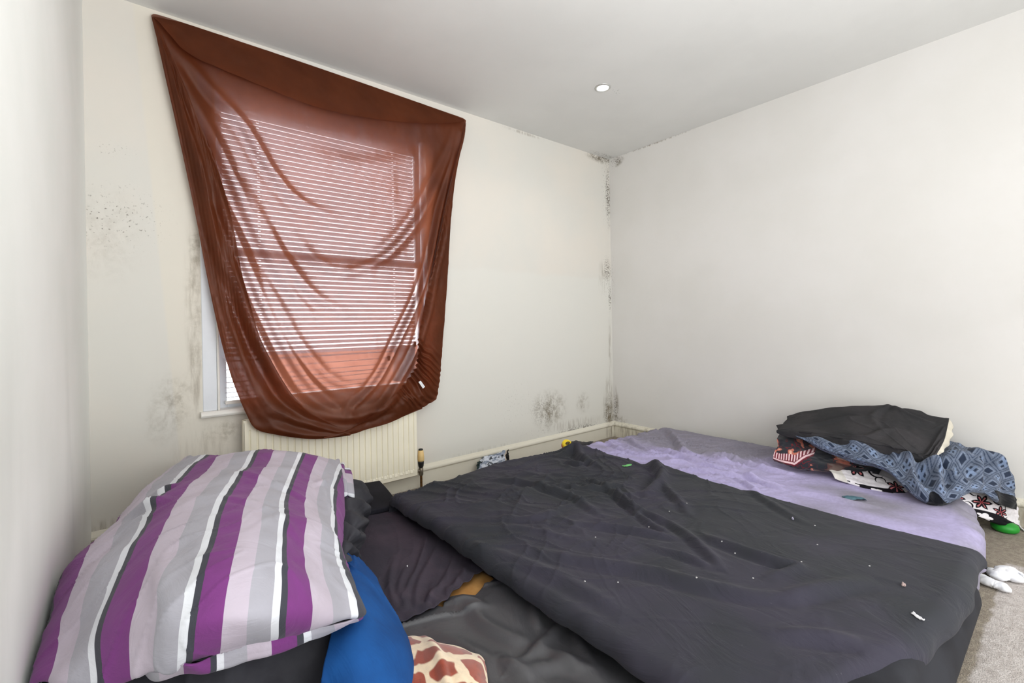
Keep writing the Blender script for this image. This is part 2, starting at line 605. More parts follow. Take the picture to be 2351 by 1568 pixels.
def glass_mat():
    t = NT('window_glass')
    g = t.n('BsdfGlossy', {'Roughness': 0.02})
    tr = t.n('BsdfTransparent', {'Color': (0.96, 0.98, 0.98, 1)})
    fr = t.n('Fresnel', {'IOR': 1.45})
    mx = t.n('MixShader', {0: fr.outputs[0], 1: tr.outputs[0], 2: g.outputs[0]})
    return t.out(mx.outputs[0])


M_glass = glass_mat()
win = empty('window_1', ((WX0 + WX1) / 2, 0.03, WZ0))
tagset(win, kind='structure')
fw_ = 0.066
parts = [box(WX0, WX0 + fw_, -0.004, 0.12, WZ0, WZ1), box(WX1 - fw_, WX1, -0.004, 0.12, WZ0, WZ1), box(WX0 + fw_, WX1 - fw_, 0.05, 0.13, WZ1 - 0.12, WZ1), box(WX0 + fw_, WX1 - fw_, -0.004, 0.05, WZ1 - 0.02, WZ1)]  # frame head made deep to dim the top of the blind
obj('window_frame', *join(*parts), M_white, win, smooth=False, bevel=0.004)
for a in (WX0 + fw_, WX1 - fw_ - 0.012):
    obj('staff_bead', *box(a, a + 0.012, -0.012, 0.025, WZ0, WZ1 - 0.02), M_sill, win, smooth=False, bevel=0.004)
obj('window_sill', *extrude_x([(0.12, WZ0 - 0.035), (0.0, WZ0 - 0.035), (-0.028, WZ0 - 0.032), (-0.034, WZ0 - 0.02), (-0.03, WZ0 - 0.008), (-0.02, WZ0), (0.12, WZ0 + 0.004)], WX0 - 0.012, -2.07), M_sill, win, smooth=False, bevel=0.003)
SX0, SX1 = WX0 + fw_ + 0.012, WX1 - fw_ - 0.012


def sash(y0, y1, z0, z1, bot, top):
    st = 0.04
    o = obj('sash', *join(box(SX0, SX0 + st, y0, y1, z0, z1), box(SX1 - st, SX1, y0, y1, z0, z1), box(SX0 + st, SX1 - st, y0, y1, z0, z0 + bot), box(SX0 + st, SX1 - st, y0, y1, z1 - top, z1)),
            M_white, win, smooth=False, bevel=0.003)
    obj('pane', *box(SX0 + st, SX1 - st, (y0 + y1) / 2 - 0.002, (y0 + y1) / 2 + 0.002, z0 + bot, z1 - top), M_glass, o, smooth=False)


sash(0.055, 0.09, WZ0, 1.60, 0.04, 0.04)
sash(0.092, 0.125, 1.56, WZ1 - 0.12, 0.04, 0.09)  # tall top rail, also sized to dim the blind there


# garden wall outside, seen dimly through blind and sheet
tagset(obj('garden_wall', *box(-2.55, 4.0, 3.0, 3.22, -0.6, 0.86), plain('red_brickwork', srgb(170, 122, 106), 0.9, var=0.15, nscale=9), smooth=False), 'low brick garden wall outside beyond the window', 'wall', kind='structure')

# ------------------------------------------------------------------ venetian blind
def slat_mat():
    t = NT('white_blind_slat')
    d = t.n('BsdfDiffuse', {'Color': (*srgb(222, 222, 224), 1)})
    tl = t.n('BsdfTranslucent', {'Color': (*srgb(228, 222, 228), 1)})
    g = t.n('BsdfGlossy', {'Roughness': 0.35, 'Color': (0.8, 0.8, 0.8, 1)})
    a = t.n('MixShader', {0: 0.58, 1: d.outputs[0], 2: tl.outputs[0]})
    b = t.n('MixShader', {0: 0.06, 1: a.outputs[0], 2: g.outputs[0]})
    return t.out(b.outputs[0])


M_slat = slat_mat()
BX0, BX1 = -3.335, -2.165
BZT, BZB = 2.545, 0.735
YB = 0.028
CORDS = (PY(595, 500, YB)[0], PY(903, 500, YB)[0])
blind = tagset(empty('venetian_blind', ((BX0 + BX1) / 2, YB, BZB)), 'white slatted venetian blind seen through the thin brown sheet', 'blind')
obj('headrail', *box(BX0, BX1, YB - 0.018, YB + 0.02, BZT, BZT + 0.045), M_sill, blind, smooth=False, bevel=0.003)


def slat_mesh():
    us = [BX0]
    for c in CORDS:
        us += [c - 0.006, c + 0.006]
    us.append(BX1)
    ws = [-1, -0.55, -0.2, 0.2, 0.55, 1]
    V, Fc = [], []
    for w in ws:
        for u in us:
            V.append((u - (BX0 + BX1) / 2, w * 0.0127, 0.0018 * (1 - w * w)))
    n = len(us)
    for j in range(len(ws) - 1):
        for i in range(n - 1):
            if j == 2 and i in (1, 3):
                continue                       # the punched hole the cord runs through
            Fc.append((j * n + i, j * n + i + 1, (j + 1) * n + i + 1, (j + 1) * n + i))
    me = bpy.data.meshes.new('slat')
    me.from_pydata(V, [], Fc)
    me.materials.append(M_slat)
    return me


sm = slat_mesh()
zs = []
z = BZT - 0.012
while z > 0.99:
    zs.append((z, math.radians(-51), 0.0))
    z -= 0.0285
for k, (dz, a, r) in enumerate(((0.0, 30, 0.006), (0.045, 14, 0.012), (0.085, 10, 0.016), (0.115, 16, 0.012), (0.14, 8, 0.02), (0.172, 12, 0.014), (0.2, 6, 0.01))):
    zs.append((z - dz, math.radians(a * 0.6), r))
for z, a, r in zs:
    o = bpy.data.objects.new('slat', sm)
    COL.objects.link(o)
    o.parent = blind
    o.location = (0, random.uniform(-0.001, 0.001), z - BZB)
    o.rotation_euler = (a + random.uniform(-0.02, 0.02), -r + random.uniform(-0.0008, 0.0008), 0)
obj('bottom_rail', *box(BX0, BX1, YB - 0.014, YB + 0.014, BZB - 0.012, BZB + 0.008), M_sill, blind, smooth=False, bevel=0.003)
for c in CORDS:
    obj('cord', *tube([(c, YB, BZT), (c, YB, 1.6), (c, YB, BZB)], 0.0006, 6), M_sill, blind)

# ------------------------------------------------------------------ curtain (a thin fitted sheet nailed over the window)
def sheer_mat(name='thin_brown_sheet', hi=0.24, lo=0.02):
    t = NT(name)
    co = t.coord()
    lw = t.n('LayerWeight', {'Blend': 0.5})
    face = lw.outputs['Facing']
    tone = t.ramp(t.noise(co, 3.0, 5), 0.3, 0.7)
    col = t.mix(tone, srgb(126, 66, 36), srgb(108, 55, 30))
    nb = t.bump(t.noise(t.vmul(co, (1, 1, 0.6)), 700, 2), 0.1, 0.001)
    d = t.n('BsdfDiffuse', {'Color': col, 'Normal': nb})
    tl = t.n('BsdfTranslucent', {'Color': t.mix(tone, srgb(134, 76, 54), srgb(120, 66, 46)), 'Normal': nb})
    g = t.n('BsdfGlossy', {'Color': (0.9, 0.75, 0.7, 1), 'Roughness': 0.45})
    s1 = t.n('MixShader', {0: 0.58, 1: d.outputs[0], 2: tl.outputs[0]})
    s2 = t.n('MixShader', {0: 0.025, 1: s1.outputs[0], 2: g.outputs[0]})
    tr = t.n('BsdfTransparent', {'Color': (1.0, 0.88, 0.89, 1)})
    # open weave: the holes close up where the cloth turns edge-on
    hole = t.ramp(face, 0.05, 0.34, hi, lo)
    s3 = t.n('MixShader', {0: hole, 1: s2.outputs[0], 2: tr.outputs[0]})
    return t.out(s3.outputs[0])


M_sheer = sheer_mat()
M_hem = sheer_mat('folded_brown_hem', 0.05, 0.01)        # hem turned over on itself: two layers


def pyl(L, y):
    return [PY(a, b, c[0] if c else y) for a, b, *c in L]


top = pyl([(347, 36, -0.02), (360, 33, -0.022), (430, 55), (560, 98), (700, 145), (860, 200), (1000, 249), (1060, 270, -0.022), (1070, 277, -0.02)], -0.03)
left = pyl([(347, 36, -0.02), (362, 100, -0.03), (380, 180), (405, 290), (430, 405), (452, 510), (474, 630), (500, 752, -0.06), (530, 862, -0.085), (563, 945, -0.12), (588, 985, -0.14)], -0.045)
right = pyl([(1070, 277, -0.02), (1064, 310), (1052, 370), (1042, 430), (1034, 520), (1029, 610), (1022, 710), (1015, 800), (1005, 903, -0.05)], -0.035)
bot = pyl([(588, 985, -0.14), (640, 999, -0.15), (700, 1007, -0.155), (745, 1007, -0.16), (800, 999, -0.16), (845, 984, -0.15), (900, 967, -0.13), (955, 942, -0.1), (985, 926, -0.07), (1005, 903, -0.05)], -0.14)
NV, NU = 300, 240
C0 = coons(top, bot, left, right, NV, NU)
uu, vv = np.meshgrid(np.linspace(0, 1, NU), np.linspace(0, 1, NV))


def cf(L, y=-0.06):
    return [(p[0], p[2]) for p in (PY(a, b, y) for a, b in L)]


folds = [
    (cf([(352, 55), (400, 180), (440, 330), (480, 480), (535, 640), (590, 770), (650, 890), (720, 960)]), 0.040, 0.052),
    (cf([(358, 55), (440, 225), (515, 370), (560, 470), (605, 560), (650, 640), (700, 710)]), 0.036, 0.046),
    (cf([(365, 60), (470, 190), (560, 290), (620, 390), (680, 460), (760, 500)]), 0.032, 0.030),
    (cf([(350, 70), (390, 230), (430, 420), (470, 600), (530, 800), (590, 930), (650, 985)]), 0.036, 0.040),
    (cf([(420, 230), (470, 380), (520, 500), (575, 630), (640, 770), (710, 880), (790, 950)]), 0.034, 0.042),
    (cf([(560, 420), (610, 520), (660, 610), (720, 680), (790, 720)]), 0.034, 0.030),
    (cf([(600, 620), (650, 730), (700, 810), (760, 870), (830, 890)]), 0.034, 0.026),
    (cf([(640, 500), (700, 580), (760, 620), (840, 630)]), 0.04, 0.022),
    (cf([(1062, 300), (1010, 410), (955, 510), (880, 590), (790, 630)]), 0.034, 0.034),
    (cf([(1064, 305), (1015, 470), (975, 640), (915, 770), (860, 870), (790, 940)]), 0.022, 0.040),
    (cf([(1066, 320), (1035, 470), (995, 650), (955, 790), (905, 880), (840, 960)]), 0.022, 0.034),
    (cf([(1060, 290), (960, 360), (830, 380), (700, 360)]), 0.06, 0.012),
    (cf([(700, 930), (780, 955), (860, 935), (910, 895)]), 0.032, 0.036),
]
H = fold_field(C0[..., 0], C0[..., 2], folds)
edge = np.clip(np.minimum(np.minimum(uu, 1 - uu), np.minimum(vv, 1 - vv)) / 0.05, 0, 1)
soft = np.sin(np.pi * uu) * np.sin(np.pi * np.clip(vv, 0, 1))
CU = C0.copy()
CU[..., 1] += -0.02 * soft - H * (0.35 + 0.65 * edge) - 0.003 * fbm(C0[..., 0] * 9, C0[..., 2] * 4, 3, 2) * edge
CU[..., 1] = np.minimum(CU[..., 1], -0.016)
zr = np.clip((0.72 - CU[..., 2]) / 0.06, 0, 1)
CU[..., 1] = np.where(CU[..., 0] < -2.2, np.minimum(CU[..., 1], -0.016 - 0.105 * zr), CU[..., 1])
cur = empty('curtain', tuple(PY(700, 600, -0.05)))
tagset(cur, 'thin see-through brown sheet nailed up over the window as a curtain', 'curtain')
grid_obj('sheet', CU, M_sheer, cur)


def on_curtain(L, off):
    """points of the photograph laid on the curtain surface, `off` in front of it"""
    out = []
    flat = CU.reshape(-1, 3)
    d = flat - CAM
    dep = d @ _f
    cx = 1175.5 + F_PX * (d @ C_R) / dep
    cy = CY - F_PX * (d @ C_U) / dep
    for a, b, *c in L:
        k = np.argmin((cx - a) ** 2 + (cy - b) ** 2)
        out.append(PY(a, b, flat[k, 1] - (c[0] if c else off)))
    return np.array(out)


from mathutils.kdtree import KDTree
_kd = KDTree(NV * NU // 2)
for q_, (x_, y_, z_) in enumerate(CU.reshape(-1, 3)[::2]):
    _kd.insert((x_, 0.0, z_), q_)
_kd.balance()
_cy = CU.reshape(-1, 3)[::2, 1]


def lay_on_sheet(P, gap):
    flat = P.reshape(-1, 3)
    Y_ = np.array([min(_cy[k_[1]] for k_ in _kd.find_n((x_, 0.0, z_), 4)) for x_, y_, z_ in flat]).reshape(P.shape[:2])
    for _ in range(2):
        Y_[1:-1] = (Y_[:-2] + 2 * Y_[1:-1] + Y_[2:]) / 4
        Y_[:, 1:-1] = (Y_[:, :-2] + 2 * Y_[:, 1:-1] + Y_[:, 2:]) / 4
    return Y_ - gap


def flap(outer, inner, n, m, ripple=None, belly=0.012, off=(0.004, 0.02)):
    A = arc_line(on_curtain(outer, off[0]), m)
    B = arc_line(on_curtain(inner, off[1]), m)
    v = np.linspace(0, 1, n)[:, None, None]
    P = A[None] * (1 - v) + B[None] * v
    P[..., 1] = lay_on_sheet(P, 0.005)
    P[..., 1] -= belly * np.sin(np.pi * v[..., 0]) + off[1] * v[..., 0] ** 3
    if ripple is not None:
        P[..., 1] -= ripple(v[..., 0], np.linspace(0, 1, m)[None, :])
    P[..., 1] -= 0.003 * fbm(P[..., 0] * 14, P[..., 2] * 14, 3, 5)
    P[..., 1] = np.minimum(P[..., 1], -0.012)
    return P


grid_obj('top_flap', flap([(349, 38), (430, 56), (560, 99), (700, 146), (860, 201), (1000, 250), (1066, 275)],
                          [(356, 44), (392, 85), (432, 126), (520, 165), (600, 198), (700, 238), (800, 264), (920, 281), (1000, 284), (1064, 281)], 24, 160, None, 0.012, (0.004, 0.034)), M_hem, cur)


def gather(v, u):
    k = np.exp(-((u - 0.705) / 0.085) ** 4)
    return k * (0.017 * np.sin(u * 400 + 5 * vnoise(u * 30 + 0 * v, v * 2, 3)) * (0.25 + 0.75 * v) + 0.008 * vnoise(u * 60 + 0 * v, v * 3, 5)) + 0.010 * np.sin(u * 26) * np.sin(np.pi * v)


grid_obj('gathered_flap', flap([(1069, 282), (1052, 370), (1042, 430), (1034, 520), (1029, 610), (1022, 710), (1015, 800), (1005, 903), (985, 927), (955, 943), (900, 968), (845, 985), (800, 999), (745, 1007)],
                               [(1066, 288), (1040, 390), (1012, 510), (990, 620), (972, 715), (961, 790), (956, 832), (943, 858), (927, 880), (905, 907), (872, 938), (825, 972), (785, 992), (742, 1004)], 30, 800, gather, 0.016, (0.004, 0.022)), M_hem, cur)
grid_obj('side_flap', flap([(348, 42), (362, 100), (380, 180), (405, 290), (430, 405), (452, 510), (474, 630), (500, 752), (530, 862), (563, 945), (588, 985), (640, 999), (700, 1007), (745, 1007), (800, 1000)],
                           [(356, 46), (398, 140), (448, 260), (492, 365), (520, 460), (545, 575), (568, 680), (592, 762), (625, 832), (668, 902), (710, 946), (762, 974), (795, 988), (805, 997)], 60, 320,
                           lambda v, u: np.clip(u / 0.25, 0, 1) * np.clip((1 - u) / 0.15, 0, 1) * (0.014 * np.sin(v * 13 + 2.2 * np.sin(u * 4) + 0.8) * np.sin(np.pi * np.clip(v, 0, 1)) ** 0.5), 0.016, (0.004, 0.016)), M_hem, cur)
M_tag = plain('white_care_label', srgb(235, 235, 238), 0.7)
tg = on_curtain([(961, 877), (966, 874), (976, 888), (971, 892)], 0.055)
obj('care_label', np.concatenate([tg, tg + np.array([0, 0.002, 0])]), [(0, 1, 2, 3), (7, 6, 5, 4), (0, 4, 5, 1), (1, 5, 6, 2), (2, 6, 7, 3), (3, 7, 4, 0)], M_tag, cur, smooth=False)

t = NT('white_paper')
M_paper = t.out(t.n('MixShader', {0: 0.6, 1: t.n('BsdfDiffuse', {'Color': (0.85, 0.85, 0.86, 1)}).outputs[0], 2: t.n('BsdfTranslucent', {'Color': (0.85, 0.85, 0.86, 1)}).outputs[0]}).outputs[0])
# ------------------------------------------------------------------ radiator
M_rad = plain('cream_radiator_enamel', srgb(244, 238, 218), 0.4, var=0.03, nscale=5)
RX0, RX1, RZ0, RZ1, RY = -3.262, -2.232, 0.112, 0.632, -0.098
rad = tagset(empty('radiator', ((RX0 + RX1) / 2, -0.06, RZ0)), 'cream ribbed panel radiator on the wall below the window', 'radiator')


def rad_panel():
    nrib = 26
    p = (RX1 - RX0 - 0.05) / nrib
    xs, dy = [RX0], [0.0]
    for k in range(nrib + 1):
        c = RX0 + 0.025 + k * p
        xs += [c - 0.006, c - 0.0015, c + 0.0015, c + 0.006]
        dy += [0.0, 0.007, 0.007, 0.0]
    xs.append(RX1)
    dy.append(0.0)
    zr_ = [(RZ0, 0.012, 0), (RZ0 + 0.006, 0.0, 0), (RZ0 + 0.045, 0, 0), (RZ0 + 0.05, 0, 1), (RZ1 - 0.05, 0, 1), (RZ1 - 0.045, 0, 0), (RZ1 - 0.006, 0, 0), (RZ1, 0.012, 0)]
    V = [(x, RY + d * g + o, z) for z, o, g in zr_ for x, d in zip(xs, dy)]
    n, m = len(zr_), len(xs)
    parts = [(V, [tuple(f)[::-1] for f in grid_faces(n, m, flip=True)]), box(RX0 + 0.001, RX1 - 0.001, RY + 0.0085, RY + 0.016, RZ0 + 0.003, RZ1 - 0.003)]
    return join(*parts), p


(VF, rp) = rad_panel()
obj('front_panel', *VF, M_rad, rad, smooth=False)
obj('back_panel', *box(RX0 + 0.01, RX1 - 0.01, -0.05, -0.042, RZ0 + 0.005, RZ1 - 0.005), M_rad, rad, smooth=False)
obj('top_grille', *join(*([box(RX0, RX1, RY + 0.004, RY + 0.012, RZ1 - 0.004, RZ1 + 0.006), box(RX0, RX1, -0.046, -0.038, RZ1 - 0.004, RZ1 + 0.006)] +
                          [box(RX0 + 0.012 + k * 0.0385, RX0 + 0.03 + k * 0.0385, RY + 0.012, -0.046, RZ1, RZ1 + 0.005) for k in range(26)])), M_rad, rad, smooth=False)
for x in (RX0 - 0.004, RX1):
    obj('side_panel', *box(x, x + 0.004, RY + 0.006, -0.038, RZ0 + 0.01, RZ1 + 0.006), M_rad, rad, smooth=False)
# the pressed rib ends along the bottom
for k in range(26):
    c = RX0 + 0.025 + (k + 0.5) * rp
    o = obj('rib_end', *join(([(c - 0.012, RY, RZ0 + 0.028), (c + 0.012, RY, RZ0 + 0.028), (c + 0.007, RY, RZ0 + 0.05), (c - 0.007, RY, RZ0 + 0.05),
                               (c - 0.009, RY - 0.006, RZ0 + 0.031), (c + 0.009, RY - 0.006, RZ0 + 0.031), (c + 0.005, RY - 0.001, RZ0 + 0.048), (c - 0.005, RY - 0.001, RZ0 + 0.048)],
                              [(4, 5, 6, 7), (0, 1, 5, 4), (1, 2, 6, 5), (2, 3, 7, 6), (3, 0, 4, 7)])), M_rad, rad, smooth=False)
M_brass = plain('tarnished_copper', srgb(120, 88, 52), 0.45, 0.8, var=0.4, nscale=60)
M_cap = plain('yellowed_plastic', srgb(232, 200, 140), 0.5, var=0.06)
M_black = plain('black_plastic', srgb(28, 30, 32), 0.5)
vx, vy = -2.19, -0.07
val = obj('valve', *join(lathe([(0.012, 0.10), (0.015, 0.108), (0.015, 0.15), (0.011, 0.155)], vx, vy, 16), tube([(vx - 0.045, vy, 0.135), (vx, vy, 0.135)], 0.009, 10)), plain('dull_nickel', srgb(130, 122, 108), 0.4, 0.8, var=0.3, nscale=80), rad)
obj('valve_collar', *lathe([(0.013, 0.155), (0.018, 0.165), (0.021, 0.19), (0.021, 0.2)], vx, vy, 20), M_black, val)
obj('valve_cap', *lathe([(0.021, 0.2), (0.0235, 0.21), (0.0225, 0.24), (0.0185, 0.272), (0.017, 0.276)], vx, vy, 20), M_cap, val)
obj('valve_tip', *lathe([(0.016, 0.276), (0.015, 0.284), (0.010, 0.286)], vx, vy, 20), M_black, val)
obj('pipe', *tube([(vx, vy, 0.11), (vx, vy, 0.05), (vx, vy, 0.0)], 0.0085, 12), M_brass, rad)

# ------------------------------------------------------------------ recessed downlight
M_chrome = plain('brushed_bezel', srgb(196, 196, 192), 0.35, 0.6)
LX, LY = -1.163, -0.888
dl = tagset(empty('downlight', (LX, LY, CEIL)), 'small lit recessed spotlight with metal rim in the white ceiling', 'ceiling light')
rim = []
for k in range(13):
    a = math.pi * k / 12
    rim.append((0.047 - 0.009 * math.cos(a), CEIL - 0.007 * math.sin(a)))
V, Fc = [], []
seg = 40
for r_, z_ in rim:
    for k in range(seg):
        a = 2 * math.pi * k / seg
        V.append((LX + r_ * math.cos(a), LY + r_ * math.sin(a), z_))
Fc = [(i * seg + k, i * seg + (k + 1) % seg, (i + 1) * seg + (k + 1) % seg, (i + 1) * seg + k) for i in range(12) for k in range(seg)]
obj('bezel', V, Fc, M_chrome, dl)
t = NT('lamp_glow')
M_glow = t.out(t.n('Emission', {'Color': (1, 0.98, 0.96, 1), 'Strength': 22}).outputs[0])
obj('bulb', *lathe([(0.037, CEIL - 0.001), (0.034, CEIL - 0.006), (0.02, CEIL - 0.011), (0.004, CEIL - 0.013)], LX, LY, 32), M_glow, dl)
# ------------------------------------------------------------------ beds
M_mblack = fabric('black_mattress_cloth', srgb(44, 45, 50), srgb(34, 34, 38), 0.9)
M_tan = fabric('tan_mattress_foam', srgb(196, 148, 88), srgb(176, 126, 70), 0.9, nscale=14)
M_dark = fabric('charcoal_cotton_sheet', srgb(55, 53, 65), srgb(45, 47, 52), 0.88, nscale=2.6, dust=srgb(88, 86, 92), crease=0.28, cscale=5, sheen=0.05)
M_lilac = fabric('faded_lilac_cotton', srgb(170, 163, 194), srgb(140, 135, 152), 0.9, nscale=2.6, crease=0.3, cscale=6)
M_plum = fabric('dark_plum_sheet', srgb(72, 63, 74), srgb(58, 54, 64), 0.85, nscale=5, crease=0.15)
M_satin = fabric('dark_grey_satin', srgb(74, 74, 78), srgb(62, 62, 66), 0.42, nscale=3, spec=0.6, crease=0.12, cscale=7)


def rounded_block(x0, x1, y0, y1, z0, z1, r, bulge=0.0, n=14):
    """mattress: rounded slab whose sides belly out a little"""
    def prof(k):
        a = []
        for i in range(k + 1):
            t = math.pi / 2 * i / k
            a.append((r * (1 - math.sin(t)), r * (1 - math.cos(t))))
        return a
    rings = []
    pr = prof(5)
    for inset, dz in pr[::-1]:
        rings.append((inset, z0 + r - (r - dz) if False else z0 + dz))
    rings = [(ins, z0 + dz) for ins, dz in [(r * (1 - math.sin(math.pi / 2 * i / 5)), r * (1 - math.cos(math.pi / 2 * i / 5))) for i in range(6)]]
    mids = [(-bulge * math.sin(math.pi * k / 6), z0 + r + (z1 - z0 - 2 * r) * k / 6) for k in range(1, 6)]
    rings += mids + [(ins, z1 - (dz)) for ins, dz in [(r * (1 - math.sin(math.pi / 2 * i / 5)), r * (1 - math.cos(math.pi / 2 * i / 5))) for i in range(5, -1, -1)]]
    V, Fc, seg = [], [], 0
    R = 0.09
    base = []
    for cx, cy, a0 in ((x1 - R, y1 - R, 0), (x0 + R, y1 - R, 90), (x0 + R, y0 + R, 180), (x1 - R, y0 + R, 270)):
        for k in range(7):
            a = math.radians(a0 + 15 * k)
            base.append((cx, cy, math.cos(a), math.sin(a)))
    seg = len(base)
    for ins, z in rings:
        for cx, cy, c, s in base:
            V.append((cx + (R - ins) * c, cy + (R - ins) * s, z))
    for i in range(len(rings) - 1):
        for k in range(seg):
            Fc.append((i * seg + k, i * seg + (k + 1) % seg, (i + 1) * seg + (k + 1) % seg, (i + 1) * seg + k))
    Fc.append(tuple(range(seg))[::-1])
    Fc.append(tuple(range((len(rings) - 1) * seg, len(rings) * seg)))
    return V, Fc


def wrapd(e, r):
    """how far a cloth overhanging an edge by e moves out and down"""
    e = np.maximum(e, 0)
    q = r * math.pi / 2
    out = np.where(e < q, r * np.sin(np.minimum(e, q) / r), r)
    dn = np.where(e < q, r * (1 - np.cos(np.minimum(e, q) / r)), r + (e - q))
    return out, dn


def draped(x0, x1, y0, y1, z, over, r, n, m, hfun=None):
    """sheet over a block x0..x1,y0..y1 (inner rectangle where the top is flat); over = (left,right,front,back) overhang"""
    a = np.linspace(x0 - over[0], x1 + over[1], m)[None, :].repeat(n, 0)
    b = np.linspace(y0 - over[2], y1 + over[3], n)[:, None].repeat(m, 1)
    lo, ld = wrapd(x0 - a, r)
    ro, rd = wrapd(a - x1, r)
    fo, fd = wrapd(y0 - b, r)
    bo, bd = wrapd(b - y1, r)
    X = np.clip(a, x0, x1) - lo + ro
    Y = np.clip(b, y0, y1) - fo + bo
    D = (ld ** 4 + rd ** 4 + fd ** 4 + bd ** 4) ** 0.25
    P = np.stack([X, Y, z - D], -1)
    return P, a, b


def zf(L, z):
    return [(p[0], p[1]) for p in (PZ(a, b, z) for a, b in L)]


# --- right-hand bed: lilac sheet on a low mattress against the right wall
m2 = tagset(obj('mattress', *rounded_block(-1.22, -0.07, -2.56, -0.60, 0.0, 0.165, 0.05, 0.01), M_mblack), 'low black mattress under the lilac sheet, against the right wall', 'mattress')
LH = 0.20
P, a, b = draped(-1.26, -0.10, -2.62, -0.66, LH, (0.02, 0.03, 0.16, 0.12), 0.06, 300, 210)
lf = [
    (zf([(1520, 978), (1545, 1000), (1570, 1035), (1590, 1050)], LH), 0.03, 0.016),
    (zf([(1500, 1030), (1560, 1050), (1620, 1068), (1700, 1082)], LH), 0.025, 0.016),
    (zf([(1380, 1010), (1420, 1035), (1480, 1050)], LH), 0.02, 0.012),
    (zf([(1400, 1005), (1450, 1018), (1500, 1045)], LH), 0.018, 0.012),
    (zf([(1560, 1075), (1640, 1085), (1720, 1098), (1790, 1112)], LH), 0.022, 0.014),
    (zf([(1620, 1045), (1690, 1058), (1760, 1075), (1830, 1090)], LH), 0.022, 0.014),
    (zf([(1700, 1090), (1740, 1105), (1800, 1125)], LH), 0.018, 0.014),
    (zf([(1830, 1128), (1890, 1140), (1960, 1155), (2010, 1160)], LH), 0.025, 0.010),
    (zf([(1690, 1102), (1720, 1118), (1740, 1130)], LH), 0.016, 0.012),
]
k = np.clip((a + 1.26) / 0.1, 0, 1) * np.clip((-0.05 - a) / 0.2, 0, 1)
far = np.clip((b + 2.1) / 0.6, 0.12, 1)
hh = 1.7 * fold_field(P[..., 0], P[..., 1], lf)
hh = hh + far * (0.020 * wrinkles(P[..., 0], P[..., 1], -0.95, 0.55, 0.10, 3) + 0.012 * wrinkles(P[..., 0], P[..., 1], -0.4, 0.4, 0.08, 8) + 0.011 * wrinkles(P[..., 0], P[..., 1], -0.75, 0.24, 0.055, 10))
hh = hh + 0.012 * fbm(P[..., 0] * 2.2, P[..., 1] * 2.2, 2, 5)
top_ = np.clip((P[..., 2] - 0.12) / 0.06, 0, 1)
P[..., 2] += hh * top_ * k
# front skirt of the sheet ripples, and is pulled back towards the wall side
fr = np.clip((-2.62 - b) / 0.05, 0, 1)
P[..., 1] += fr * (0.012 * np.sin(a * 46 + 2 * np.sin(a * 9)) + 0.006 * fbm(a * 14, b * 6, 2, 9)) - 0.012 * fr
P[..., 1] += np.clip((a + 0.86) / 0.76, 0, 1) * 0.15 * np.clip((-2.0 - b) / 0.6, 0, 1)
P[..., 2] = np.maximum(P[..., 2], 0.006)
P[..., 0] = np.minimum(P[..., 0], -0.035)
P_lilac = P
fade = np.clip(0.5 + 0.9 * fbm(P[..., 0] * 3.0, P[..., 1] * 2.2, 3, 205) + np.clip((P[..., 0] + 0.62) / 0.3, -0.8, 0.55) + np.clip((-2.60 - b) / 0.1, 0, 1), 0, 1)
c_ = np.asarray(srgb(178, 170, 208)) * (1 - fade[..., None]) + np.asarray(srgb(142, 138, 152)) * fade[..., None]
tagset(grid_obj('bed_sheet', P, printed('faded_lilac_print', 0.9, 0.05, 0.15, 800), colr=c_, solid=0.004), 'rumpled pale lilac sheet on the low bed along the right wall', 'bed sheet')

# --- middle bed: charcoal sheet
tagset(obj('mattress', *rounded_block(-2.588, -1.33, -2.70, -0.76, 0.0, 0.262, 0.045, 0.04), M_mblack), 'black mattress on the carpet under the large charcoal sheet', 'mattress')
DH = 0.278
P, a, b = draped(-2.672, -1.335, -2.69, -0.755, DH, (0.075, 0.09, 0.085, 0.18), 0.04, 360, 300)
df = [
    (zf([(1130, 1106), (1198, 1113), (1265, 1133), (1321, 1150), (1377, 1186)], DH), 0.022, 0.012),
    (zf([(1475, 1046), (1517, 1088), (1515, 1110), (1484, 1138)], DH), 0.028, 0.022),
    (zf([(1287, 1046), (1321, 1037), (1338, 1054), (1374, 1074)], DH), 0.03, 0.020),
    (zf([(1300, 1060), (1330, 1068), (1350, 1062)], DH), 0.02, 0.014),
    (zf([(1276, 1119), (1349, 1127), (1428, 1121)], DH), 0.02, 0.009),
    (zf([(1408, 1130), (1447, 1163), (1515, 1194)], DH), 0.018, 0.011),
    (zf([(1141, 1194), (1223, 1197), (1276, 1183)], DH), 0.02, 0.007),
    (zf([(1321, 1206), (1405, 1214), (1487, 1228), (1560, 1240)], DH), 0.02, 0.010),
    (zf([(1200, 1264), (1347, 1289), (1494, 1318), (1616, 1352), (1739, 1382), (1851, 1392)], DH), 0.03, 0.011),
    (zf([(1621, 1235), (1665, 1255), (1787, 1299), (1836, 1313), (1778, 1338)], DH), 0.024, 0.012),
    (zf([(1337, 1098), (1396, 1127), (1494, 1206), (1543, 1230)], DH), 0.018, 0.009),
    (zf([(1518, 1108), (1552, 1147), (1582, 1181)], DH), 0.02, 0.010),
    (zf([(1470, 1180), (1543, 1206), (1626, 1274), (1665, 1313)], DH), 0.02, 0.009),
    (zf([(1690, 1103), (1760, 1150), (1850, 1200)], DH), 0.022, 0.006),
    (zf([(1830, 1390), (1880, 1372), (1990, 1340)], DH), 0.03, 0.010),
    (zf([(1500, 1260), (1580, 1285), (1640, 1310)], DH), 0.018, 0.008),
    (zf([(1080, 1250), (1200, 1290), (1330, 1350), (1450, 1420)], DH), 0.03, 0.008),
    (zf([(1850, 1490), (1960, 1500), (2060, 1515)], DH), 0.03, 0.010),
]
hh = 1.5 * fold_field(P[..., 0], P[..., 1], df)
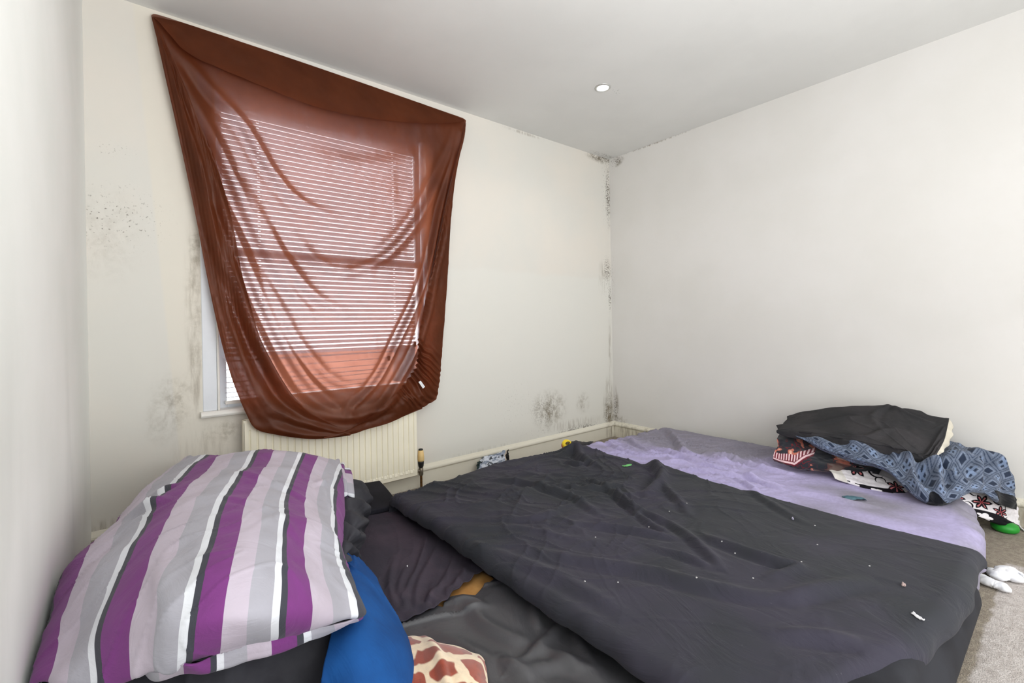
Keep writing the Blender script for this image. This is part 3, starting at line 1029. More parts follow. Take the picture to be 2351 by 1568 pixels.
far = np.clip((b + 2.3) / 1.0, 0.15, 1)
hh = hh + far * (0.011 * wrinkles(P[..., 0], P[..., 1], -0.55, 0.5, 0.10, 12) + 0.008 * wrinkles(P[..., 0], P[..., 1], 0.7, 0.34, 0.08, 17))
mid_ = np.exp(-((P[..., 0] + 1.95) / 0.5) ** 2 - ((P[..., 1] + 1.25) / 0.45) ** 2)
hh = hh + mid_ * (0.010 * wrinkles(P[..., 0], P[..., 1], -0.2, 0.36, 0.08, 14) + 0.008 * wrinkles(P[..., 0], P[..., 1], -0.95, 0.3, 0.07, 15))
hh = hh + 0.008 * fbm(P[..., 0] * 1.8, P[..., 1] * 1.8, 2, 25)
hh = hh + 0.03 * np.exp(-((P[..., 0] + 1.40) / 0.10) ** 2 - ((P[..., 1] + 0.80) / 0.10) ** 2)
inner = np.clip((P[..., 2] - 0.18) / 0.07, 0, 1)
P[..., 2] += 1.25 * hh * inner
fr = np.clip((-2.69 - b) / 0.06, 0, 1)
P[..., 1] += fr * (0.006 * np.sin(a * 13 + 1.2) + 0.003 * np.sin(a * 31)) - 0.006 * fr
lef = np.clip((-2.682 - a) / 0.05, 0, 1)
P[..., 0] += lef * (0.004 * np.sin(b * 14) + 0.003 * np.sin(b * 37 + 1))
# the front edge is pulled back towards the left
P[..., 1] += np.clip((-1.80 - a) / 0.75, 0, 1) ** 1.4 * 0.17 * np.clip((-1.9 - b) / 0.8, 0, 1) ** 1.5
P[..., 2] = np.where(a > -1.335, np.maximum(P[..., 2], 0.215), P[..., 2]) * (b > -2.70) + P[..., 2] * (b <= -2.70)
P_dark = P
tagset(grid_obj('bed_sheet', P, M_dark, solid=0.004), 'large charcoal sheet spread creased over the middle mattress', 'bed sheet')

# --- left bed: torn sheets on a tan mattress
MZ = 0.165
tagset(obj('mattress', *rounded_block(-3.86, -2.635, -2.62, -0.60, 0.0, MZ, 0.03, 0.0), M_tan), 'tan mattress showing through the torn dark sheets, left bed', 'mattress')
hemA = np.array(sorted([tuple(PZ(a_, b_, 0.185)[:2]) for a_, b_ in ((932, 1424), (975, 1405), (1012, 1386), (1030, 1372), (1050, 1352), (1075, 1335), (1095, 1318), (1118, 1306), (1136, 1300))]))
hemB = np.array(sorted([tuple(PZ(a_, b_, 0.182)[:2]) for a_, b_ in ((925, 1420), (975, 1398), (1005, 1385), (1016, 1388), (1028, 1366), (1062, 1359), (1092, 1361), (1112, 1340), (1128, 1328), (1142, 1318), (1160, 1306))]))


def soft_floor(z_, f_):
    d = z_ - f_
    return f_ + 0.5 * (d + np.sqrt(d * d + 0.008 ** 2))


def top_sheet(ya, yb, n, m, seed):
    xs = np.linspace(-3.86, -2.64, m)
    A, B = ya(xs), yb(xs)
    v = np.linspace(0, 1, n)[:, None]
    X = np.repeat(xs[None], n, 0)
    return X, A[None] * (1 - v) + B[None] * v, v


X, Y, v = top_sheet(lambda x: np.full_like(x, -0.605), lambda x: np.interp(x, hemA[:, 0], hemA[:, 1]) + 0.003 * np.sin(x * 90), 220, 240, 1)
gf = [(zf(L, 0.18), 0.014, 0.010) for L in ([(985, 1215), (965, 1290), (940, 1340), (930, 1400)], [(1020, 1230), (985, 1290), (960, 1340), (955, 1400)],
                                            [(1050, 1270), (1020, 1330), (990, 1370), (975, 1395)], [(905, 1280), (895, 1330), (905, 1380), (925, 1415)],
                                            [(1000, 1330), (985, 1370), (1000, 1385)], [(1070, 1300), (1060, 1325), (1030, 1360)], [(930, 1300), (918, 1350), (935, 1400)])]
Z = 0.178 + fold_field(X, Y, gf) + 0.006 * fbm(X * 3, Y * 3, 2, 31) + 0.004 * wrinkles(X, Y, 1.3, 0.5, 0.06, 33) + 0.008 * np.clip((v - 0.9) / 0.1, 0, 1)
hemr = np.clip((v - 0.86) / 0.14, 0, 1)
Z = Z + hemr * 0.004 * np.sin(X * 110)
Z = soft_floor(Z, MZ + 0.004)
tagset(grid_obj('fitted_sheet', np.stack([X, Y, Z], -1), M_plum, solid=0.003), 'dark plum fitted sheet on the left bed, gathered at its torn hem', 'bed sheet')
X, Y, v = top_sheet(lambda x: np.interp(x, hemB[:, 0], hemB[:, 1]), lambda x: np.full_like(x, -2.60), 260, 240, 1)
sf = [(zf(L, 0.18), w_, a_) for L, w_, a_ in (([(1040, 1365), (1080, 1395), (1110, 1430), (1170, 1460), (1250, 1480)], 0.03, 0.016), ([(1000, 1450), (1060, 1480), (1110, 1510), (1150, 1560)], 0.035, 0.014),
                                            ([(1240, 1370), (1230, 1410), (1250, 1450)], 0.02, 0.010), ([(1290, 1400), (1280, 1440), (1220, 1500), (1180, 1530)], 0.022, 0.018),
                                            ([(1150, 1510), (1180, 1540), (1230, 1568)], 0.026, 0.020), ([(1230, 1500), (1270, 1500), (1330, 1530)], 0.024, 0.014), ([(1330, 1430), (1330, 1470), (1370, 1530)], 0.022, 0.014),
                                            ([(1200, 1545), (1290, 1525), (1400, 1560)], 0.03, 0.016))]
Z = 0.176 + fold_field(X, Y, sf) + 0.012 * fbm(X * 3, Y * 3, 2, 51) + 0.018 * wrinkles(X, Y, -0.5, 0.6, 0.14, 53)
Z = Z - 0.008 * np.clip((0.05 - v) / 0.05, 0, 1)
Z = soft_floor(Z, MZ + 0.004)
tagset(grid_obj('loose_sheet', np.stack([X, Y, Z], -1), M_satin, solid=0.003), 'shiny dark grey sheet crumpled over the foot of the left bed', 'bed sheet')

# black foam pad lying at the head, in front of the radiator
M_pad = fabric('black_pad_cloth', srgb(34, 34, 42), srgb(28, 28, 34), 0.95, dust=srgb(60, 60, 64))
c0, c1, c2, c3 = PZ(770, 1118, 0.208), PZ(872, 1103, 0.208), PZ(917, 1158, 0.208), PZ(820, 1180, 0.208)
G = [[c0 * (1 - t) + c1 * t for t in (0, 0.3, 0.7, 1)], None, [c3 * (1 - t) + c2 * t for t in (0, 0.3, 0.7, 1)]]
G[1] = [(p + q) / 2 + np.array([0, 0, 0.006]) for p, q in zip(G[0], G[2])]
P = patch(G, 20, 24)
V, Fc = closed_patch(P, np.zeros_like(P) + np.array([0, 0.004, -0.024]))
tagset(obj('foam_pad', V, Fc, M_pad, bevel=0.004), 'flat black pad lying below the radiator beside the charcoal bed', 'pad')

# ------------------------------------------------------------------ striped duvet
def stripe_mat():
    t = NT('striped_duvet_cotton')
    uv = t.coord('UV')
    s = t.n('SeparateXYZ', {0: uv}).outputs[0]
    fr_ = t.math('FRACT', s)
    cr = t.n('ValToRGB', {0: fr_})
    e = cr.color_ramp
    e.interpolation = 'CONSTANT'
    cols = [(0.0, srgb(226, 229, 236)), (0.04, srgb(66, 67, 76)), (0.115, srgb(122, 60, 126)), (0.41, srgb(194, 184, 198)), (0.69, srgb(172, 171, 181)), (0.955, srgb(226, 229, 236))]
    while len(e.elements) < len(cols):
        e.elements.new(0.5)
    for el, (p, c) in zip(e.elements, cols):
        el.position = p
        el.color = (*c, 1)
    co = t.coord()
    col = t.mix(t.ramp(t.noise(co, 9, 5), 0.3, 0.7), cr.outputs[0], t.mix(1.0, cr.outputs[0], (0.9, 0.89, 0.88), 'MULTIPLY'))
    nb = t.bump(t.noise(co, 600, 2), 0.15, 0.001)
    nb = t.bump(t.ramp(t.math('ABSOLUTE', t.math('SUBTRACT', t.noise(co, 7, 5, 0.6, 1.0), 0.5)), 0, 0.1), 0.12, 0.006, nb)
    return t.out(t.principled(color=col, rough=0.88, normal=nb, spec=0.2, sheen=0.1).outputs[0])


rows_px = [
    [(1120, 135), (1225, 125), (1530, 105), (1800, 120), (1985, 150), (2025, 158)],
    [(900, 295), (1080, 235), (1400, 275), (1735, 260), (2000, 280), (2044, 300)],
    [(780, 450), (945, 380), (1305, 420), (1690, 400), (1992, 430), (2060, 420)],
    [(600, 620), (850, 520), (1245, 580), (1688, 540), (2000, 560), (2066, 580)],
    [(430, 760), (730, 740), (1180, 770), (1672, 730), (2028, 700), (2056, 740)],
    [(350, 930), (640, 970), (1135, 960), (1655, 930), (2085, 880), (2112, 900)],
    [(280, 1180), (592, 1200), (1105, 1160), (1645, 1100), (2115, 1010), (2160, 1030)],
    [(180, 1484), (600, 1490), (1085, 1372), (1640, 1215), (2120, 1095), (2172, 1082)],
    [(190, 1540), (660, 1545), (1110, 1440), (1660, 1290), (2090, 1130), (2168, 1100)]]
rows_z = [
    [.50, .56, .60, .58, .50, .45], [.50, .60, .65, .62, .52, .43], [.49, .62, .67, .64, .53, .43], [.48, .62, .68, .65, .54, .43],
    [.48, .60, .67, .64, .53, .43], [.47, .57, .64, .61, .51, .42], [.46, .53, .60, .57, .48, .41], [.45, .48, .52, .50, .45, .40], [.43, .45, .48, .46, .43, .385]]
rows_px, rows_z = rows_px[:-1], rows_z[:-1]
rows_s = [[.62, 1, 2, 3, 3.75, 3.9], [.5, 1, 2, 3, 4, 4.25], [.4, 1, 2, 3, 4, 4.3], [.36, 1, 2, 3, 4, 4.4], [.12, 1, 2, 3, 4, 4.2], [.10, 1, 2, 3, 4, 4.1], [.1, 1, 2, 3, 4, 4.1], [.12, 1, 2, 3, 4, 4.1]]
G = []
for rp_, rz_, rs_ in zip(rows_px, rows_z, rows_s):
    r_ = []
    for (a_, b_), z_, s_ in zip(rp_, rz_, rs_):
        p = PZ(a_ / 2.6122, 1000 + b_ / 2.6122, z_)
        r_.append([max(p[0], -3.872), p[1], p[2], s_])
    # side skirts: the edges turn down and in
    l, rr = r_[0], r_[-1]
    r_ = [[max(l[0] + 0.01, -3.872), l[1], l[2] - 0.14, l[3] - 0.25]] + r_ + [[rr[0] - 0.05, rr[1] + 0.01, rr[2] - 0.07, rr[3] + 0.15]]
    G.append(r_)
G = np.array(G)
b0 = G[0].copy()
b0[:, 1] += 0.07
b0[:, 2] -= 0.13
u0 = G[-1].copy()
u0[:, 1] += 0.10
u0[:, 2] -= 0.03
G = np.concatenate([b0[None], G, u0[None]])
DV = patch(G, 260, 260)
P, s_ = DV[..., :3].copy(), DV[..., 3]
N = normals(P)
if N[130, 130, 2] < 0:
    N = -N
ii, jj = np.meshgrid(np.linspace(0, 1, 260), np.linspace(0, 1, 260), indexing='ij')
dz = 0.010 * fbm(P[..., 0] * 5, P[..., 1] * 5, 3, 61) + 0.004 * wrinkles(P[..., 0], P[..., 1], 0.4, 0.22, 0.05, 63)
ff = [(zf([(300, 1185), (345, 1192), (385, 1205)], 0.58), 0.016, 0.020), (zf([(330, 1140), (370, 1142), (420, 1135)], 0.6), 0.014, 0.012), (zf([(510, 1100), (600, 1120), (680, 1130), (710, 1140)], 0.62), 0.014, 0.007),
      (zf([(520, 1160), (600, 1175), (700, 1205)], 0.65), 0.014, 0.006), (zf([(366, 1400), (380, 1440), (400, 1500)], 0.55), 0.02, 0.014), (zf([(735, 1130), (750, 1180), (770, 1230)], 0.5), 0.018, 0.012),
      (zf([(720, 1160), (745, 1140), (770, 1100)], 0.5), 0.014, 0.010)]
dz = dz + fold_field(P[..., 0], P[..., 1], ff)
P += N * dz[..., None] * np.clip(np.minimum(ii, 1 - ii) / 0.12, 0, 1)[..., None]
P[..., 0] = np.maximum(P[..., 0], -3.876)
duv = empty('duvet', (-3.45, -1.3, 0.35))
tagset(duv, 'purple grey and white striped duvet heaped on the bed by the left wall', 'duvet')
M_str = stripe_mat()
grid_obj('duvet_cover', P, M_str, duv, uv=np.stack([s_, ii], -1), solid=0.006)
# the turned-under front edge shows the other side of the print
seam = [(800, 1322, .50), (862, 1386, .50), (960, 1410, .51), (1075, 1374, .52), (1160, 1372, .52), (1320, 1291, .51), (1640, 1215, .50), (1850, 1165, .48), (2110, 1098, .44), (2172, 1084, .40)]
low_ = [(806, 1362, .47), (872, 1420, .47), (930, 1454, .475), (1092, 1410, .48), (1215, 1414, .48), (1342, 1386, .47), (1640, 1308, .46), (1820, 1242, .445), (2060, 1130, .415), (2168, 1102, .385)]
G = []
for f_ in (0, 0.5, 1.0, 1.25):
    r_ = []
    for (a0, b0_, z0), (a1, b1, z1) in zip(seam, low_):
        f2 = min(f_, 1.0)
        ax_, bx_, zx_ = a0 + (a1 - a0) * f2, b0_ + (b1 - b0_) * f2, z0 + (z1 - z0) * f2
        p = PZ(ax_ / 2.6122, 1000 + bx_ / 2.6122, zx_ + 0.004)
        back = 0.06 if f_ > 1 else 0.0
        r_.append([p[0], p[1] + back - 0.006 * math.sin(math.pi * f2), p[2] - back * 0.2, (1318 - ax_) / 520 + 5])
    G.append(r_)
DU = patch(np.array(G), 40, 220)
Pq = DU[..., :3].copy()
Pq[..., 2] += 0.004 * fbm(Pq[..., 0] * 14, Pq[..., 1] * 14, 2, 65)
iq, jq = np.meshgrid(np.linspace(0, 1, 40), np.linspace(0, 1, 220), indexing='ij')
grid_obj('duvet_underside', Pq, M_str, duv, uv=np.stack([DU[..., 3], iq], -1), solid=0.004)
# the twisted pillowcase corner of the duvet hanging off its right shoulder
G = []
for rowp, zz_ in (([(768, 1058), (778, 1062), (790, 1068), (800, 1078)], (.43, .46, .45, .42)), ([(764, 1080), (776, 1075), (792, 1082), (806, 1096)], (.40, .45, .45, .40)),
                  ([(768, 1110), (782, 1098), (798, 1106), (810, 1122)], (.38, .43, .43, .38)), ([(774, 1140), (786, 1130), (800, 1132), (814, 1142)], (.36, .40, .40, .36)),
                  ([(778, 1160), (790, 1158), (804, 1152), (815, 1150)], (.33, .35, .35, .33))):
    G.append([PZ(a_, b_, z_) for (a_, b_), z_ in zip(rowp, zz_)])
P = patch(G, 50, 40)
Nn = normals(P)
if Nn[25, 20, 2] < 0:
    Nn = -Nn
jj2, ii2 = np.meshgrid(np.linspace(0, 1, 40), np.linspace(0, 1, 50))
P += Nn * (0.008 * np.sin(jj2 * 14 + ii2 * 3))[..., None]
grid_obj('duvet_corner', P, M_str, duv, uv=np.stack([np.interp(ii2 + 0.06 * jj2, [0, .12, .16, .28, .34, .78, .86, 1.06], [.96, 1.03, 1.12, 1.40, 1.5, 1.95, 2.035, 2.4]), ii2], -1), solid=0.005)

# black duvet crushed under the striped one
M_bd = fabric('black_duvet_cotton', srgb(66, 66, 72), srgb(50, 50, 56), 0.85, nscale=7)
bdv = empty('black_duvet', (-3.4, -1.4, 0.2))
tagset(bdv, 'black duvet crushed underneath the striped duvet on the left bed', 'duvet')
G = []
for y_, xs_, zs_ in ((1108, (700, 760, 800, 826, 838), (.36, .36, .33, .28, .22)), (1130, (700, 770, 815, 842, 849), (.36, .38, .35, .29, .22)), (1165, (700, 780, 815, 840, 847), (.38, .38, .36, .29, .21)),
                     (1205, (700, 785, 815, 834, 838), (.38, .38, .36, .29, .20)), (1245, (700, 785, 808, 826, 828), (.38, .38, .36, .29, .20)), (1285, (700, 780, 800, 815, 818), (.38, .38, .36, .29, .20)),
                     (1320, (700, 770, 790, 803, 808), (.37, .37, .35, .28, .20))):
    G.append([PZ(x_, y_ + (6 if i_ == 4 else 0), z_) for i_, (x_, z_) in enumerate(zip(xs_, zs_))])
P = patch(G, 150, 90)
Nn = normals(P)
if Nn[75, 40, 2] < 0:
    Nn = -Nn
pj, pi_ = np.meshgrid(np.linspace(0, 1, 90), np.linspace(0, 1, 150))
P += Nn * ((0.014 * np.sin(pi_ * 44 - pj * 9 + 2 * vnoise(pi_ * 4, pj * 3, 3)) + 0.008 * fbm(pi_ * 7, pj * 4, 3, 71)) * np.clip(pj / 0.2, 0, 1) * np.clip((1 - pj) / 0.1, 0.2, 1))[..., None]
grid_obj('side_fold', P, M_bd, bdv, solid=0.004)
G = []
for y_, zc in ((1380, .40), (1440, .40), (1500, .37), (1560, .33), (1640, .26), (1720, .19)):
    G.append([PZ(x_, y_ + dy_, zc + dz_) for x_, dy_, dz_ in ((80, 130, -.02), (200, 110, 0.0), (340, 80, .0), (480, 40, .01), (620, 0, .0), (740, -30, 0.0), (800, -40, -.03))])
P = patch(G, 120, 160)
P[..., 2] += 0.012 * fbm(P[..., 0] * 6, P[..., 1] * 6, 3, 81) + 0.012 * wrinkles(P[..., 0], P[..., 1], 1.2, 0.4, 0.10, 83)
P[..., 0] = np.maximum(P[..., 0], -3.87)
P[..., 2] = np.maximum(P[..., 2], 0.19)
grid_obj('front_fold', P, M_bd, bdv, solid=0.004)

# blue sheet spilling out
M_blue = fabric('royal_blue_cotton', srgb(24, 84, 152), srgb(18, 68, 128), 0.85, nscale=4, crease=0.2, cscale=5)
G = []
for rw in ([(790, 1262, .36), (806, 1272, .37), (816, 1276, .36), (824, 1284, .31), (828, 1292, .22)],
           [(780, 1340, .38), (810, 1330, .39), (842, 1328, .36), (864, 1336, .29), (868, 1345, .21)],
           [(770, 1410, .39), (820, 1400, .40), (868, 1396, .36), (900, 1400, .28), (903, 1410, .205)],
           [(755, 1480, .39), (830, 1465, .40), (895, 1460, .35), (932, 1466, .27), (936, 1476, .20)],
           [(742, 1545, .37), (830, 1535, .38), (910, 1530, .33), (956, 1538, .25), (960, 1548, .20)],
           [(728, 1640, .33), (830, 1630, .34), (915, 1620, .29), (972, 1620, .23), (976, 1630, .20)],
           [(700, 1840, .19), (830, 1840, .19), (930, 1830, .19), (1000, 1800, .19), (1004, 1800, .19)]):
    G.append([PZ(*q) for q in rw])
P = patch(G, 150, 110)
Nn = normals(P)
if Nn[75, 40, 2] < 0:
    Nn = -Nn
pj, pi_ = np.meshgrid(np.linspace(0, 1, 110), np.linspace(0, 1, 150))
P += Nn * (0.006 * wrinkles(pj * 0.35, pi_ * 0.6, 1.25, 0.4, 0.09, 91) + 0.005 * fbm(pj * 4, pi_ * 4, 2, 93))[..., None]
tagset(grid_obj('blue_sheet', P, M_blue, solid=0.004), 'bright blue sheet spilling out from under the striped duvet', 'bed sheet')

# giraffe-print fleece
def worley(x, y, seed):
    xi, yi = np.floor(x).astype(int), np.floor(y).astype(int)
    d1 = np.full(x.shape, 9.0)
    d2 = np.full(x.shape, 9.0)
    for a_ in (-1, 0, 1):
        for b_ in (-1, 0, 1):
            cx, cy = xi + a_, yi + b_
            px_ = cx + 0.15 + 0.7 * _perm[(cx + seed) % 256, cy % 256]
            py_ = cy + 0.15 + 0.7 * _perm[cy % 256, (cx + seed * 5 + 31) % 256]
            d = np.hypot(x - px_, y - py_)
            d2 = np.where(d < d1, d1, np.minimum(d2, d))
            d1 = np.minimum(d1, d)
    return d1, d2


def lerp(c1, c2, f):
    return np.asarray(c1) * (1 - f[..., None]) + np.asarray(c2) * f[..., None]


G = []
for rw in ([(925, 1468, .19), (950, 1468, .20), (1000, 1476, .205), (1055, 1487, .205), (1095, 1503, .20), (1110, 1520, .19)],
           [(925, 1490, .24), (952, 1484, .245), (1002, 1492, .25), (1056, 1503, .25), (1092, 1518, .24), (1114, 1536, .20)],
           [(930, 1530, .27), (958, 1522, .27), (1008, 1530, .275), (1056, 1540, .275), (1092, 1552, .26), (1117, 1566, .20)],
           [(935, 1590, .28), (965, 1580, .28), (1012, 1588, .28), (1058, 1598, .28), (1094, 1606, .26), (1120, 1616, .20)],
           [(940, 1680, .26), (970, 1670, .26), (1016, 1670, .26), (1062, 1680, .26), (1098, 1690, .24), (1124, 1700, .20)],
           [(940, 1820, .20), (980, 1820, .20), (1026, 1820, .20), (1070, 1820, .20), (1108, 1820, .20), (1134, 1820, .195)]):
    G.append([PZ(*q) for q in rw])
P = patch(G, 170, 170)
pj, pi_ = np.meshgrid(np.linspace(0, 1, 170), np.linspace(0, 1, 170))
P[..., 2] += 0.006 * fbm(pj * 4, pi_ * 4, 2, 101) + 0.012 * np.exp(-((pj - 0.32 - 0.25 * pi_) / 0.05) ** 2)
d1, d2 = worley(P[..., 0] * 10.5 + 0.15 * fbm(pj * 9, pi_ * 9, 2, 3) + 3.2, P[..., 1] * 9 + 1.3, 9)
e_ = np.clip((d2 - d1 - 0.20) / 0.07, 0, 1)
c_ = lerp(srgb(244, 222, 190), srgb(158, 62, 32), e_)
c_ = c_ * (1 - 0.18 * e_ * (fbm(pj * 12, pi_ * 12, 2, 7) > 0.1))[..., None]
tagset(grid_obj('fleece_blanket', P, printed('giraffe_fleece', sheen=0.4), colr=c_, solid=0.008), 'small fleece blanket with rust giraffe patches on cream', 'blanket')

# ------------------------------------------------------------------ pile of bedding against the right wall
def net(rows):
    return [[PX(*q) for q in r] for r in rows]


def facing(P):
    N_ = normals(P)
    c = P[P.shape[0] // 2, P.shape[1] // 2]
    if np.dot(N_[P.shape[0] // 2, P.shape[1] // 2], CAM - c) < 0:
        N_ = -N_
    return N_


def uvg(n, m):
    j, i = np.meshgrid(np.linspace(0, 1, m), np.linspace(0, 1, n))
    return i, j


# white and black floral sheet at the bottom of the pile
G = net([[(1880, 1052, -.40), (1960, 1056, -.38), (2050, 1085, -.36), (2110, 1105, -.33), (2190, 1105, -.28), (2260, 1110, -.20), (2310, 1135, -.10), (2338, 1165, -.05)],
         [(1896, 1064, -.50), (1966, 1076, -.47), (2040, 1100, -.45), (2105, 1120, -.42), (2185, 1124, -.36), (2250, 1138, -.28), (2308, 1162, -.16), (2340, 1182, -.07)],
         [(1908, 1082, -.57), (1970, 1100, -.54), (2040, 1118, -.52), (2100, 1132, -.49), (2170, 1138, -.44), (2240, 1160, -.34), (2303, 1184, -.20), (2341, 1198, -.08)],
         [(1918, 1100, -.60), (1974, 1116, -.58), (2040, 1130, -.555), (2098, 1141, -.53), (2166, 1150, -.48), (2232, 1177, -.38), (2298, 1200, -.22), (2342, 1212, -.085)],
         [(1926, 1104, -.56), (1980, 1119, -.54), (2042, 1133, -.52), (2098, 1144, -.49), (2164, 1154, -.44), (2230, 1181, -.34), (2296, 1206, -.20), (2342, 1217, -.075)]])
n, m = 220, 640
P = patch(G, n, m)
i, j = uvg(n, m)
N_ = facing(P)
P += N_ * (0.010 * fbm(j * 9, i * 4, 3, 111) * np.sin(np.pi * i))[..., None]
# the print: white leaves and curls on a black strip, six-petal flowers with red veins on white
su, sv = j * 0.95, i * 0.28
c_ = np.ones((n, m, 3)) * srgb(236, 232, 236)
blk = np.array(srgb(24, 22, 28))


def paint(mask, col):
    global c_
    c_ = c_ * (1 - mask[..., None]) + np.asarray(col) * mask[..., None]


def flower(cx, cy, R_, rot, petals=6):
    dx, dy = su - cx, sv - cy
    r_ = np.hypot(dx, dy)
    th = np.arctan2(dy, dx) + rot
    q = np.abs(((th * petals / (2 * np.pi)) % 1) - 0.5) * 2
    paint(np.clip((R_ * (0.45 + 0.55 * q ** 0.8) - r_) / 0.003, 0, 1), blk)
    paint(np.clip(((q - 0.72) / 0.06), 0, 1) * (r_ < R_ * 0.70) * (r_ > R_ * 0.1), srgb(206, 120, 124))
    paint(np.clip((R_ * 0.16 - r_) / 0.003, 0, 1), srgb(150, 60, 66))


def arc(cx, cy, R_, a0, a1, w):
    dx, dy = su - cx, sv - cy
    r_ = np.hypot(dx, dy)
    th = (np.arctan2(dy, dx) - a0) % (2 * np.pi)
    s = th / (a1 - a0)
    paint(((s <= 1) & (np.abs(r_ - R_ * (1 - 0.35 * s)) < w * (0.4 + 0.6 * np.sin(np.pi * np.clip(s, 0, 1))))).astype(float), blk)


paint(np.clip((sv - 0.165 - 0.02 * np.sin(su * 14)) / 0.004, 0, 1) * (sv < 0.285), blk)
for cx, cy, rt in ((0.10, 0.215, 0.3), (0.22, 0.225, 1.2), (0.33, 0.22, 0.1), (0.44, 0.225, 0.8), (0.56, 0.215, 0.4), (0.66, 0.22, 1.0), (0.735, 0.205, 0.2)):
    dx, dy = (su - cx), (sv - cy)
    rr_ = np.hypot(dx, dy)
    th = np.arctan2(dy, dx) + rt
    paint(np.clip((0.038 * (0.62 + 0.38 * np.abs(np.cos(2.5 * th))) - rr_) / 0.003, 0, 1), srgb(238, 234, 238))
for f_ in ((0.13, 0.07, 0.055, 0.2), (0.31, 0.13, 0.055, 0.7), (0.70, 0.105, 0.052, 0.3), (0.80, 0.12, 0.045, 0.9), (0.46, 0.08, 0.05, 0.4), (0.58, 0.13, 0.05, 0.1), (0.90, 0.20, 0.04, 0.5)):
    flower(*f_)
for a_ in ((0.215, 0.06, 0.035, 0.5, 4.6, 0.005), (0.24, 0.11, 0.028, 2.5, 6.5, 0.004), (0.395, 0.06, 0.04, 0, 4, 0.005), (0.40, 0.13, 0.03, 1.5, 5.5, 0.004), (0.53, 0.06, 0.03, 3, 7, 0.004),
           (0.64, 0.05, 0.035, 1, 5, 0.005), (0.765, 0.055, 0.03, 0.2, 4.2, 0.004), (0.85, 0.06, 0.04, 2, 6, 0.005), (0.86, 0.16, 0.03, 1, 4.5, 0.004), (0.65, 0.16, 0.03, 4, 7.5, 0.004)):
    arc(*a_)
paint(np.clip((0.055 - su + 0.10 * sv) / 0.004, 0, 1), srgb(222, 218, 212))       # plain reverse of the sheet at its turned-back end
paint(((i > 0.93)).astype(float), blk)
V, Fc = closed_patch(P, -N_ * 0.004)
cc = np.concatenate([c_.reshape(-1, 3)] * 2)
tagset(obj('floral_sheet', V, Fc, printed('floral_cotton', 0.85, 0.0, 0.1), colr=cc), 'white sheet with black leaves and red-veined flowers, bottom of the right-hand pile', 'bed sheet')

# black and red patterned blanket poking out on the left of the pile
G = net([[(1790, 996, -.40), (1830, 992, -.38), (1890, 1020, -.36), (1960, 1045, -.34), (2040, 1062, -.32)],
         [(1784, 1008, -.48), (1826, 1012, -.47), (1884, 1034, -.45), (1950, 1054, -.42), (2030, 1070, -.38)],
         [(1786, 1024, -.52), (1822, 1032, -.52), (1878, 1046, -.50), (1944, 1064, -.46), (2024, 1078, -.42)],
         [(1777, 1040, -.57), (1820, 1050, -.57), (1874, 1058, -.55), (1940, 1074, -.50), (2018, 1088, -.45)],
         [(1775, 1052, -.59), (1818, 1066, -.60), (1866, 1074, -.58), (1936, 1086, -.52), (2014, 1098, -.46)],
         [(1778, 1058, -.57), (1820, 1072, -.58), (1870, 1080, -.56), (1940, 1090, -.50), (2016, 1102, -.44)]])
n, m = 200, 300
P = patch(G, n, m)
i, j = uvg(n, m)
N_ = facing(P)
P += N_ * (0.008 * fbm(j * 5, i * 4, 3, 121))[..., None]
c_ = np.ones((n, m, 3)) * srgb(44, 46, 54)
w1 = fbm(j * 7, i * 4, 3, 123) + 0.42
paint(np.clip((w1 - 0.35) / 0.08, 0, 1), srgb(204, 120, 100))
paint(np.clip((w1 - 0.62) / 0.08, 0, 1), srgb(236, 190, 168))
paint(((w1 > 0.1) & (w1 < 0.16)).astype(float), srgb(120, 30, 40))
by = i - (0.72 - 0.55 * np.clip((j - 0.28) / 0.22, 0, 1) ** 1.0 + 0.02 * np.sin(j * 20))
inb = (np.abs(by) < 0.16) & (j < 0.46)
paint(inb.astype(float), srgb(112, 28, 44))
paint((inb & (np.abs(by - 0.06) < 0.035)).astype(float), srgb(240, 206, 210))
paint((inb & (by < 0.0) & (np.sin(j * 190) > 0.0)).astype(float), srgb(240, 206, 210))
paint((j > 0.5).astype(float) * np.clip((i - 0.45) / 0.05, 0, 1) * 0.85, srgb(40, 44, 50))
V, Fc = closed_patch(P, -N_ * 0.006)
tagset(obj('patterned_blanket', V, Fc, printed('ethnic_print_fleece', 0.9, 0.3), colr=np.concatenate([c_.reshape(-1, 3)] * 2)), 'black blanket with red and salmon pattern, left end of the pile', 'blanket')

